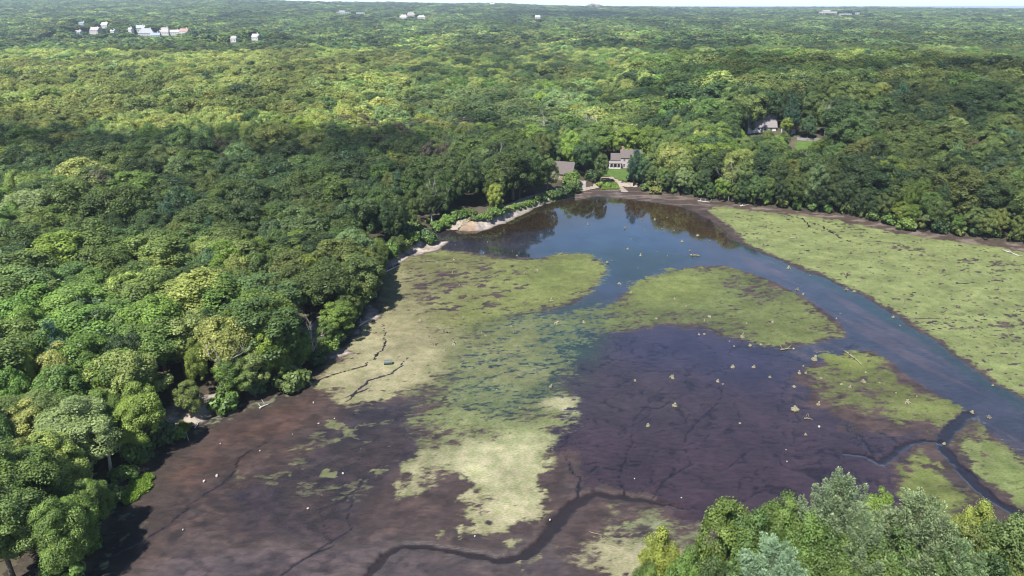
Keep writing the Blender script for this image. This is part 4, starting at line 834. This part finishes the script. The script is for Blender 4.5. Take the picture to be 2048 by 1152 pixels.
# ------------------------------------------------------------------ the rest of the forest: one mass
pts, scl, rot, vi, tint = [], [], [], [], []
srcs = LOD1 + LOD2 + LOD3; o2, o3 = len(LOD1), len(LOD1) + len(LOD2)
def add(x, y, z, s, sz, k, tn, sf=1.):
    pts.append((x, y, z)); scl.append((s, s, sz)); rot.append(pr_.uniform(0, 6.28)); vi.append(k); tint.append(vary(tuple(v * sf for v in PAL[tn]), pr_, .30 if y > 700 else .2))
for q in REST: add(q['x'], q['y'], q['z'] - .1, q['s'], q['s'] * q['sz'], pr_.randrange(9), q['tone'], float(standf(np.array([q['x']]), np.array([q['y']]))[0]))
GA = np.array(GUARD)
def bulk(y0, y1, sp, sxy, szr, pick, hgt=17.):
    X, Y = jgrid(-.80 * y1 - 60, .80 * y1 + 60, y0, y1, sp); ok = inview(X, Y, 120); X, Y = X[ok], Y[ok]; Z = H(X, Y)
    d = sdpoly(X, Y, PW); ok = d > 2
    for P in CLEAR: ok &= sdpoly(X, Y, P) > 1
    n = len(X); s = sxy * rng.choice([.6, .8, 1., 1.2], n) * rng.uniform(.85, 1.15, n); sz = szr * rng.uniform(.72, 1.18, n) * (.75 + .25 * s / sxy)
    for gx, gy, gz, hw in GUARD:
        f = Y / gy; lx = gx * f; lz = CAM_H + (gz - CAM_H) * f
        ok &= ~((Y < gy - 1) & (np.abs(lx - X) < 4.9 * s + hw * f) & (Z + hgt * sz > lz - .2))
        ok &= ~((np.abs(X - gx) < 9) & (np.abs(Y - gy) < 12))
    ok &= ~((np.hypot(X, Y) > 7600))
    X, Y, Z, s, sz = X[ok], Y[ok], Z[ok], s[ok], sz[ok]; U, V = proj(X, Y, Z + hgt * sz * .9)
    for a, b_, c, e, f, u, v, g in zip(X, Y, Z, s, sz, U, V, standf(X, Y)): add(a, b_, c - .2, e, f, pick(), tone_of(u, v, pr_), g)
bulk(340, 560, 8.2, 1.50, 1.0, lambda: o2 + pr_.randrange(10))
bulk(560, 1000, 9.2, 1.66, 1.0, lambda: o2 + pr_.randrange(10))
bulk(1000, 2000, 14, 2.3, 1.0, lambda: o3 + pr_.randrange(4))
bulk(2000, 3600, 22, 3.4, 1.0, lambda: o3 + pr_.randrange(4))
bulk(3600, 7600, 36, 4.8, 1.05, lambda: o3 + pr_.randrange(4))
print('forest', len(pts), time.time() - T0)
src_col = bpy.data.collections.new('forest_sources')
for k, me in enumerate(srcs):
    o = bpy.data.objects.new('forest_tree_%02d' % k, me); src_col.objects.link(o)
fm = bpy.data.meshes.new('forest'); fm.vertices.add(len(pts)); fm.vertices.foreach_set('co', np.array(pts, np.float32).ravel())
attr(fm, 'scl', 'FLOAT_VECTOR', scl); attr(fm, 'rz', 'FLOAT', rot); attr(fm, 'vi', 'INT', vi); attr(fm, 'tint', 'FLOAT_COLOR', tint)
fo = tag(link('forest', fm), 'unbroken broadleaf forest stretching from behind the pond to the horizon', 'forest', None, 'stuff')
ng = bpy.data.node_groups.new('forest', 'GeometryNodeTree'); ng.interface.new_socket('Geometry', in_out='INPUT', socket_type='NodeSocketGeometry'); ng.interface.new_socket('Geometry', in_out='OUTPUT', socket_type='NodeSocketGeometry')
gi = ng.nodes.new('NodeGroupInput'); go = ng.nodes.new('NodeGroupOutput'); ip = ng.nodes.new('GeometryNodeInstanceOnPoints'); ci = ng.nodes.new('GeometryNodeCollectionInfo')
ci.inputs['Collection'].default_value = src_col; ci.inputs['Separate Children'].default_value = True; ci.inputs['Reset Children'].default_value = True
def na(name, typ):
    n = ng.nodes.new('GeometryNodeInputNamedAttribute'); n.data_type = typ; n.inputs['Name'].default_value = name; return n.outputs['Attribute']
cx = ng.nodes.new('ShaderNodeCombineXYZ'); ng.links.new(na('rz', 'FLOAT'), cx.inputs[2]); er = ng.nodes.new('FunctionNodeEulerToRotation'); ng.links.new(cx.outputs[0], er.inputs[0])
ng.links.new(gi.outputs[0], ip.inputs['Points']); ng.links.new(ci.outputs[0], ip.inputs['Instance']); ip.inputs['Pick Instance'].default_value = True
ng.links.new(na('vi', 'INT'), ip.inputs['Instance Index']); ng.links.new(er.outputs[0], ip.inputs['Rotation']); ng.links.new(na('scl', 'FLOAT_VECTOR'), ip.inputs['Scale']); ng.links.new(ip.outputs[0], go.inputs[0])
fo.modifiers.new('forest', 'NODES').node_group = ng
print('gn', time.time() - T0)
# ------------------------------------------------------------------ shrubs
def shrub(x, y, s, tn, label, group, sz=1.):
    cm, tm = BUSH[pr_.randrange(4)]; r = empty('shrub', (x, y, h1(x, y) - .1), pr_.uniform(0, 6.28)); r.scale = (s, s, s * sz)
    c = link('foliage', cm, r); c['tint'] = vary(PAL[tn], pr_); link('stem', tm, r); return tag(r, label, 'shrub', group)
L = []                                               # hedge between the dam path and its stone slope
for (a, b_, s, tn) in [(948, 443, .75, 'mid'), (962, 441, .9, 'fresh'), (975, 438, 1.15, 'mid'), (988, 433, 1.4, 'fresh'), (1000, 428, 1.4, 'mid'), (1022, 419, .7, 'lime'), (1032, 415, .75, 'fresh'), (1043, 411, .75, 'fresh'), (1054, 407, .8, 'fresh'), (1064, 403, .85, 'fresh'), (1075, 398, .9, 'mid'),
                       (1086, 395, .95, 'mid'), (1097, 391, 1.1, 'mid'), (1108, 389, 1.3, 'mid'), (1120, 386, 1.5, 'dark'), (1133, 383, 1.7, 'dark'), (1140, 372, 2.0, 'fresh'), (1152, 376, 1.2, 'mid')]:
    p = gp(a, b_, 1.9); L.append((p, s, tn))
for i, (p, s, tn) in enumerate(L): shrub(p[0], p[1], s, tn, f"{TONE[tn]} shrub on the dam, {ordn(i + 1)} from the broken end", 'shrubs along the dam')
L = [(872, 451, 1.3, 'fresh'), (884, 448, 1.3, 'fresh'), (897, 444, 1.3, 'fresh'), (911, 440, 1.3, 'mid'), (926, 437, 1.2, 'fresh'), (942, 434, 1.1, 'mid')]
for i, (a, b_, s, tn) in enumerate(L):
    p = gp(a, b_, 1.9); shrub(p[0], p[1], s, tn, f"{TONE[tn]} shrub behind the dam path, {ordn(i + 1)} from the spillway", 'shrubs behind the dam path')
L = [(1812, 455, 1.7, 'lime', 'bright round lime shrub standing out on the right mud shore'), (1740, 432, 2.2, 'olive', 'grey-green round shrub on the right shore left of the lime shrub'), (1310, 384, 1.3, 'khaki', 'khaki shrub on the shore right of the farmhouse lawn'), (1290, 378, 1.1, 'mid', 'mid green shrub at the right foot of the farmhouse lawn'),
     (1275, 352, 1.9, 'mid', 'tall mid green shrub at the right side of the farmhouse lawn'), (1268, 366, 1.6, 'blue', 'bluish shrub beside the path right of the farmhouse lawn'), (1200, 371, .9, 'lime', 'low lime shrub left of the shore path below the lawn'), (1215, 372, .9, 'lime', 'low lime shrub nearest the shore path below the lawn'), (1185, 366, 2.0, 'dark', 'dark round shrub left of the farmhouse lawn at the shore'),
     (585, 770, 1.8, 'olive', 'olive shrub overhanging the left mud shore'), (450, 815, 1.5, 'fresh', 'fresh green shrub right of the lower sandy bank'), (846, 470, 1.5, 'mid', 'mid green shrub at the spillway mouth on the left bank'), (820, 492, 1.6, 'fresh', 'fresh green shrub above the pale gravel spit'), (862, 484, 1.2, 'fresh', 'small green shrub at the tip of the gravel spit'), (355, 868, .8, 'lime', 'small lime shrub at the foot of the lower sandy bank')]
for (a, b_, s, tn, lab) in L:
    p = gp(a, b_, .8); shrub(p[0], p[1], s, tn, lab, 'shrubs round the pond')
k = 0                                                # understorey at the wood's edge
arc = np.concatenate([[0], np.cumsum(np.linalg.norm(np.diff(PW, axis=0), axis=1))])
edge = []
for sA in np.arange(arc[1], arc[-8], 5.2):
    i = np.searchsorted(arc, sA) - 1; f = (sA - arc[i]) / (arc[i + 1] - arc[i]); p = PW[i] * (1 - f) + PW[i + 1] * f; t_ = PW[i + 1] - PW[i]; t_ /= np.linalg.norm(t_); n_ = np.array([-t_[1], t_[0]])
    p = p + n_ * pr_.uniform(1.2, 2.8)
    if sdpoly(np.array([p[0]]), np.array([p[1]]), PW)[0] < .6: continue
    if any(sdpoly(np.array([p[0]]), np.array([p[1]]), P)[0] < 1.2 for P in CLEAR): continue
    u, v = proj(p[0], p[1], 1.5)
    if -30 < u < 2080 and v < 1170: edge.append((p, float(u), float(v)))
le = [e for e in edge if e[1] < 900]; re_ = [e for e in edge if e[1] >= 900]
for nm, E in (('left', sorted(le, key=lambda e: -e[0][1])), ('far right', sorted(re_, key=lambda e: e[1]))):
    for i, (p, u, v) in enumerate(E):
        tn = pr_.choice(['mid', 'dark', 'fresh', 'olive', 'blue']); shrub(p[0], p[1], pr_.uniform(.75, 1.5), tn, f"{TONE[tn]} edge shrub under the {nm} shore trees, {ordn(i + 1)} from the dam", 'understorey shrubs along the ' + nm + ' shore', pr_.uniform(.9, 1.4))
# ------------------------------------------------------------------ dead trees
def limb(m_, rr, p, dr, L, r, depth):
    pts_ = [p]; q = p.copy(); dd = dr.copy(); n = 4
    for i in range(n): dd = (dd + Vector((rr.uniform(-.22, .22), rr.uniform(-.22, .22), rr.uniform(-.05, .16)))).normalized(); q = q + dd * L / n; pts_.append(q)
    m_.tube(pts_, [r * (1 - .75 * i / n) for i in range(n + 1)], 5 if depth > 1 else 4)
    if depth > 0:
        for j in range(3 if depth > 1 else 3):
            b_ = pts_[1 + rr.randrange(n)]; nd = (dd + Vector((rr.uniform(-.9, .9), rr.uniform(-.9, .9), rr.uniform(-.1, .7)))).normalized(); limb(m_, rr, b_, nd, L * rr.uniform(.45, .7), r * .5, depth - 1)
def deadmeshes(seed, Ht, nl, dep=2):
    rr = random.Random(seed); m_ = MB(); pts_ = [Vector((rr.uniform(-.2, .2) * i, rr.uniform(-.2, .2) * i, -.5 + Ht * .8 * i / 5)) for i in range(6)]
    m_.tube(pts_, [.34, .27, .22, .17, .11, .05], 7); parts = [('trunk', m_.mesh('trunk', M['palebark'], True))]
    for j in range(nl):
        i = 2 + rr.randrange(3); a = rr.uniform(0, 6.28); b_ = MB(); limb(b_, rr, pts_[i].copy(), Vector((math.cos(a), math.sin(a), rr.uniform(.5, 1.3))).normalized(), Ht * rr.uniform(.28, .45), .12, dep); parts.append(('limb', b_.mesh('limb', M['palebark'], True)))
    return parts
DEAD = [deadmeshes(700 + i, 16, 7) for i in range(4)]
DT = [(1690, 205, 19, 'bare grey dead tree, tallest of those behind the hill house'), (1660, 200, 16, 'bare dead tree left of the tallest one behind the hill house'), (1502, 215, 17, 'pale bare tree left above the hill house'), (1750, 222, 15, 'bare dead tree on the hill right of the tallest dead one'),
      (1190, 225, 20, 'pale bare forked tree above the farmhouse'), (1175, 220, 18, 'pale bare tree just left of the forked one above the farmhouse'), (1082, 240, 20, 'dead tree with white trunk above the cottage roof'), (1465, 335, 15, 'white bare tree at the far right shore with bare crown'), (1280, 95, 16, 'distant bare tree in the forest right of centre'), (510, 285, 17, 'white dead snag in the dark wood left of centre'),
      (985, 305, 17, 'thin grey dead tree behind the dam'), (860, 372, 15, 'thin bare trunk at the spillway behind the dam'), (1978, 275, 14, 'bare tree below the rust-tinged tree at the far right'), (440, 668, 14, 'bare-twigged tree in the left wood above the sandy bank'), (625, 690, 9, 'bare shrubby tree beside the upper sandy opening')]
for i, (px, py, hh, lab) in enumerate(DT):
    p = march(px, py, hh * .95); z = p.z
    if px == 1502: p = kp + Vector((-4, 16, 0)); z = h1(p.x, p.y)
    r = empty('dead_tree', (p[0], p[1], z), pr_.uniform(0, 6.28)); k = hh / 16; r.scale = (k, k, k)
    for nm, me in DEAD[i % 4]: link(nm, me, r)
    tag(r, lab, 'dead tree', 'dead trees')
p = onland(222, 945); r = empty('broken_snag', (p.x, p.y, p.z)); m_ = MB(); m_.tube([(0, 0, -.5), (.3, 0, 2.5), (.6, -.2, 5.2), (1.1, -.2, 7.6)], [.4, .33, .28, .2], 8); m_.build('trunk', M['palebark'], r, True)
for e in (((.6, -.2, 5.2), (-.8, -.6, 6.4), (-2.2, -.6, 6.7)), ((.9, -.2, 6.8), (2.0, -.4, 8.0), (2.7, -.5, 9.4)), ((.5, -.1, 4.), (-.4, -.7, 5.), (-.7, -.9, 5.6))):
    m_ = MB(); m_.tube(e, [.2, .14, .04], 6); m_.build('limb', M['palebark'], r, True)
r.scale = (.72, .72, .72); tag(r, 'white broken dead trunk with stub limbs above the left shore grass', 'dead tree')
# ------------------------------------------------------------------ stumps, logs, stones, debris in the drained pond
def stumpmesh(seed, mat):
    rr = random.Random(seed); m_ = MB(); hgt = rr.uniform(.45, .8); n = 9
    prof = [(-.1, 1.25), (.1, .9), (hgt * .5, .66), (hgt, .60)]; b0 = len(m_.V); ph = [rr.uniform(.75, 1.25) for _ in range(n)]
    for zz, f in prof:
        for k in range(n): a = 2 * PI * k / n; rr_ = .5 * f * (1 + (ph[k] - 1) * (1.2 if zz < .2 else .5)); m_.V.append((rr_ * math.cos(a), rr_ * math.sin(a), zz + (rr.uniform(-.14, .14) if zz == hgt else 0)))
    for i in range(3):
        for k in range(n): a = b0 + i * n + k; c = b0 + i * n + (k + 1) % n; m_.F.append((a, c, c + n, a + n))
    m_.V.append((0, 0, hgt - .15)); e = len(m_.V) - 1
    for k in range(n): m_.F.append((b0 + 3 * n + k, b0 + 3 * n + (k + 1) % n, e))
    for j in range(5):
        a = rr.uniform(0, 6.28); l_ = rr.uniform(.65, 1.05); m_.tube([(.25 * math.cos(a), .25 * math.sin(a), .28), (.65 * math.cos(a), .65 * math.sin(a), .16), (l_ * math.cos(a + .2), l_ * math.sin(a + .2), -.06)], [.16, .11, .03], 5)
    return m_.mesh('tree_stump', mat, False)
ST = [stumpmesh(i, M['stump']) for i in range(5)] + [stumpmesh(50 + i, M['darkwood']) for i in range(3)]
def stonemesh(seed):
    bm = bmesh.new(); bmesh.ops.create_icosphere(bm, subdivisions=2, radius=.5); rr = random.Random(seed); o_ = [rr.uniform(0, 9) for _ in range(3)]
    for v in bm.verts:
        k = .75 + .6 * float(vn(np.array([v.co.x * 2.2 + o_[0] + v.co.z]), np.array([v.co.y * 2.2 + o_[1] - v.co.z]), seed)[0]); v.co = Vector((v.co.x * k * 1.1, v.co.y * k * .85, v.co.z * k * .75))
    me = bpy.data.meshes.new('stone'); bm.to_mesh(me); bm.free(); me.materials.append(M['pstone']); return me
M['pstone'] = plain('pale_stone', (.24, .22, .20), .85, .2, 2)
SN = [stonemesh(i) for i in range(4)]
ZONES = {'right island': 'on the right green island', 'right channel': 'along the blue right channel', 'lower island': 'near the lower right island', 'basin': 'in the blue far water', 'left mat': 'on the left algae', 'middle': 'in the middle shallows', 'dark': 'on the dark purple mud'}
STUMPS = {
 'right island': [(1349, 596), (1313, 636), (1409, 667), (1486, 673), (1522, 688), (1546, 643), (1493, 645), (1409, 640), (1419, 632), (1372, 611), (1262, 584), (1459, 681), (1398, 668), (1468, 691), (1500, 690)],
 'right channel': [(1673, 636), (1681, 625), (1787, 633), (1693, 578), (1709, 582), (1615, 549), (1568, 523), (1549, 517), (1577, 535), (1607, 588), (1595, 578), (1986, 769), (1620, 550), (1978, 833), (1945, 822), (1889, 884), (1800, 650)],
 'lower island': [(1627, 719), (1643, 755), (1683, 767), (1792, 784), (1607, 731), (1630, 718), (1599, 745), (1700, 773), (1732, 743), (1637, 808), (1727, 762), (1834, 791), (1815, 803), (1612, 745), (1760, 764)],
 'basin': [(1281, 510), (1315, 503), (1335, 511), (1262, 477), (1289, 458), (1293, 468), (1310, 439), (1324, 456), (1349, 460), (1284, 438), (1334, 434), (1364, 482), (1276, 535), (1239, 566), (1200, 550), (1224, 520), (1215, 524), (1255, 497), (1170, 473), (1176, 448), (1250, 455), (1258, 453), (1025, 501), (1034, 510), (911, 488), (965, 470), (975, 483), (1395, 470), (1420, 480), (1380, 500)],
 'left mat': [(967, 505), (908, 518), (874, 524), (887, 576), (919, 568), (905, 545), (1049, 545), (1075, 540), (997, 599), (926, 635), (857, 672), (886, 700), (907, 687), (947, 697), (870, 690), (840, 640)],
 'middle': [(1097, 620), (1026, 622), (1118, 595), (1103, 600), (997, 625), (1167, 643), (1022, 651), (1027, 664), (963, 664), (971, 670), (1055, 729), (920, 748), (936, 721), (1102, 772), (994, 778), (1040, 814), (1114, 646)],
 'dark': [(1465, 733), (1270, 760), (1345, 754), (1436, 761), (1590, 818), (1611, 868), (1540, 753), (1588, 772), (1508, 733), (1446, 767), (1480, 845), (1295, 850), (1350, 810)]}
for zn, L in STUMPS.items():
    for i, (a, b_) in enumerate(sorted(L)):
        p = gp(a, b_, .2); dk = (zn == 'basin' and i % 2) or (zn == 'right channel' and i % 3 == 0); r = link('tree_stump', ST[5 + i % 3] if dk else ST[(i * 2 + len(zn)) % 5], None, (p[0], p[1], 0 if zn not in ('basin', 'right channel', 'middle') else -.1))
        s = pr_.choice([.28, .36, .45, .55, .75]) * pr_.uniform(.85, 1.15); r.scale = (s * pr_.uniform(.8, 1.4), s, s * pr_.uniform(.9, 1.8)); r.rotation_euler = (pr_.uniform(-.15, .15), pr_.uniform(-.15, .15), pr_.uniform(0, 6.28))
        tag(r, f"{'dark' if dk else 'pale'} stump {ZONES[zn]}, {ordn(i + 1)} stump from the left there", 'stump', 'old tree stumps in the drained pond')
for i, (a, b_, s) in enumerate(sorted([(408, 963, .8), (434, 952, .95), (627, 805, .6), (637, 847, .6), (669, 837, .5), (686, 947, .7), (616, 1017, .6), (366, 1059, .5), (441, 887, .5), (520, 901, .5), (1638, 854, .9), (1572, 899, .35), (1574, 923, .5), (1269, 957, .4), (1363, 995, .4), (1587, 698, .9), (585, 868, .4), (1100, 1040, .6), (950, 1072, .5)])):
    p = gp(a, b_, .1); r = link('stone', SN[i % 4], None, (p[0], p[1], .18 * s)); s *= .55; r.scale = (s, s, s * 1.25); r.rotation_euler[2] = pr_.uniform(0, 6.28); tag(r, f"small whitish stone on bare mud, {ordn(i + 1)} such stone from the left", 'stone', 'whitish stones on the mud')
def log(pxa, pxb, r0, label, mat='stump', stubs=2, z=.15):
    a = gp(*pxa, z); b_ = gp(*pxb, z); rr = random.Random(int(pxa[0])); o = empty('fallen_log', (a[0], a[1], 0)); e = b_ - a; pts_ = []
    for i in range(6): f = i / 5; pts_.append((e[0] * f + rr.uniform(-.12, .12), e[1] * f + rr.uniform(-.12, .12), z + .05 * math.sin(f * 5)))
    m_ = MB(); m_.tube(pts_, [r0 * (1 - .55 * i / 5) for i in range(6)], 7); m_.build('trunk', M[mat], o, True)
    for j in range(stubs):
        q = Vector(pts_[1 + j * 2]); m_ = MB(); g = Vector((rr.uniform(-1, 1), rr.uniform(-1, 1), .7)).normalized() * rr.uniform(.7, 1.6); m_.tube([q, q + g * .6, q + g], [r0 * .5, r0 * .3, r0 * .12], 5); m_.build('branch', M[mat], o, True)
    tag(o, label, 'log', 'fallen logs and driftwood')
log((1690, 702), (1724, 729), .22, 'long pale log lying diagonally on the lower right green island'); log((519, 816), (538, 807), .18, 'pale log on the reddish mud near the left shore', 'palebark'); log((882, 665), (903, 664), .25, 'short dark log among the left khaki algae', 'darkwood')
log((845, 523), (880, 520), .2, 'dark log by the pale gravel spit', 'darkwood'); log((1380, 510), (1400, 511), .25, 'pale log at the left tip of the right channel'); log((1525, 492), (1537, 490), .25, 'dark driftwood log on the right green mat, left one', 'darkwood'); log((1580, 476), (1602, 475), .22, 'pale driftwood on the right green mat near its upper edge')
log((1690, 549), (1702, 548), .28, 'dark log on the right green mat beside the channel bend', 'darkwood'); log((1820, 637), (1880, 636), .14, 'long thin dark branch on the right green mat', 'darkwood'); log((1607, 836), (1624, 838), .14, 'thin pale stick on the dark mud below the lower island'); log((1736, 503), (1752, 504), .25, 'dark log in the middle of the right green mat', 'darkwood')
log((1560, 699), (1582, 697), .16, 'pale stick at the lower edge of the right island'); log((1178, 1063), (1228, 1080), .09, 'thin dark curved branch on the pale algae at bottom', 'darkwood'); log((372, 862), (376, 880), .1, 'thin white branch lying below the lower sandy bank', 'palebark', 1); log((390, 855), (400, 842), .1, 'forked white branch beside the lower sandy bank', 'palebark', 2)
log((1480, 412), (1500, 409), .22, 'pale driftwood below the far right trees', 'palebark', 3); log((1395, 402), (1420, 404), .22, 'grey driftwood pile end on the far mud shore', 'palebark', 3); log((2005, 500), (2040, 512), .25, 'pale driftwood at the far right end of the mud shore', 'palebark', 3); log((770, 545), (800, 530), .2, 'grey driftwood along the left pale beach', 'palebark', 2); log((718, 652), (736, 640), .2, 'grey driftwood on the small pale beach on the left', 'palebark', 2)
# ribbed drum on the khaki algae
p = gp(776, 725, .4); o = empty('ribbed_drum', (p[0], p[1], 0), .15); m_ = MB(); m_.tube([(-.85, 0, .46), (.85, 0, .5)], [.46, .46], 16, False); m_.tube([(.85, 0, .5), (-.85, 0, .46)], [.40, .40], 16, False); M['teal'] = plain('grey_green_metal', (.07, .088, .078), .55, .3, 3); m_.build('shell', M['teal'], o, True)
for i in range(6):
    x = -.8 + i * .32; m_ = MB(); m_.tube([(x - .05, 0, .465 + i * .007), (x, 0, .465 + i * .007), (x + .05, 0, .465 + i * .007)], [.47, .51, .47], 16, False); m_.build('rib', M['teal'], o, True)
tag(o, 'grey-green ribbed drum lying on the khaki algae near the left shore', 'drum')
# ------------------------------------------------------------------ grass (nobody could count it)
def grass(name, poly, n, hgt, cols, label, seed):
    rg_ = np.random.default_rng(seed); P = np.array(poly); x = rg_.uniform(P[:, 0].min(), P[:, 0].max(), n * 3); y = rg_.uniform(P[:, 1].min(), P[:, 1].max(), n * 3)
    s = sdpoly(x, y, P) + (vn(x * .9, y * .9, seed) - .5) * 1.2; k = s < 0; x, y = x[k][:n], y[k][:n]; n = len(x); z = H(x, y) - .05; a = rg_.uniform(0, 6.28, n); h_ = hgt * rg_.uniform(.5, 1.3, n); w_ = .05 + .10 * rg_.uniform(0, 1, n)
    B = np.stack([x, y, z], 1); T = B + np.stack([rg_.normal(size=n) * .35 * hgt, rg_.normal(size=n) * .35 * hgt, h_], 1); W_ = np.stack([np.cos(a) * w_, np.sin(a) * w_, 0 * a], 1)
    Q = np.stack([B - W_, B + W_, T + W_ * .35, T - W_ * .35], 1); me = finish(name, Q, rg_.uniform(0, 1, n), M['leaf']); o = link(name, me); o['tint'] = cols; tag(o, label, 'grass', None, 'stuff')
grass('marsh_grass', px2w([(243, 1003), (262, 968), (290, 950), (304, 962), (300, 985), (272, 1002), (248, 1010)]), 9000, .55, (.16, .235, .045), 'bright lime marsh grass clump on the left mud shore', 3)
grass('bank_grass', px2w([(352, 868), (362, 848), (382, 850), (372, 868)]), 2500, .4, (.15, .19, .035), 'small lime grass patch below the lower sandy bank', 4)
grass('shore_grass', px2w([(1200, 368), (1232, 367), (1240, 375), (1205, 376)], .8), 6000, .7, (.15, .21, .05), 'strip of grass between the farmhouse path and mud shore', 5)
grass('dam_grass', ribbon([gp(a, b_, 2.) for a, b_ in ((915, 447), (966, 434), (1010, 423), (1060, 404), (1110, 389), (1150, 379))], 2.4), 9000, .5, (.11, .17, .04), 'grass strip along the top of the dam', 6)
# ------------------------------------------------------------------ clouds whose shadows cross the woods, and the air
m, t, b = newmat('cloud'); out = t.nodes['Material Output']; df = N(t, 'ShaderNodeBsdfDiffuse'); df.inputs[0].default_value = (.9, .9, .9, 1); tp = N(t, 'ShaderNodeBsdfTransparent'); mx = N(t, 'ShaderNodeMixShader'); mx.inputs[0].default_value = .34
t.links.new(tp.outputs[0], mx.inputs[1]); t.links.new(df.outputs[0], mx.inputs[2]); t.links.new(mx.outputs[0], out.inputs[0])
def cloud(sx, sy, rx, ry, seed, alt=900.):
    bm = bmesh.new(); bmesh.ops.create_icosphere(bm, subdivisions=5, radius=1); co = np.array([v.co for v in bm.verts])
    k = .70 + .65 * fbm(co[:, 0] * 2.1 + seed + co[:, 2], co[:, 1] * 2.1 + co[:, 2], seed, 5)
    for v, f in zip(bm.verts, k): v.co = Vector((v.co.x * rx * f, v.co.y * ry * f, v.co.z * (min(rx, ry) * .45) * f * (1 if v.co.z > 0 else .35)))
    me = bpy.data.meshes.new('cloud'); bm.to_mesh(me); bm.free(); me.materials.append(m); dlt = sun_h * (alt / math.tan(SUN_EL)); o = link('cloud', me, None, (sx + dlt.x, sy + dlt.y, alt)); o['kind'] = 'stuff'; tag(o, 'fair-weather cloud above the woods outside the picture', 'cloud')
cloud(-75, 305, 52, 26, 3); cloud(-175, 290, 50, 18, 4); cloud(240, 450, 170, 38, 5); cloud(225, 1050, 120, 110, 7); cloud(160, 3000, 420, 300, 9, 1500.)
hm = bpy.data.materials.new('haze'); hm.use_nodes = True; ht = hm.node_tree; ht.nodes.remove(ht.nodes['Principled BSDF']); pv = N(ht, 'ShaderNodeVolumePrincipled'); pv.inputs['Color'].default_value = (.70, .84, 1, 1); pv.inputs['Density'].default_value = 8e-5; pv.inputs['Anisotropy'].default_value = .2
ht.links.new(pv.outputs[0], ht.nodes['Material Output'].inputs['Volume'])
mb = MB(); mb.box(-14500, 14500, -400, 17900, -14, 112); hz_ = mb.build('haze', hm); hz_['kind'] = 'stuff'
print('done', time.time() - T0)
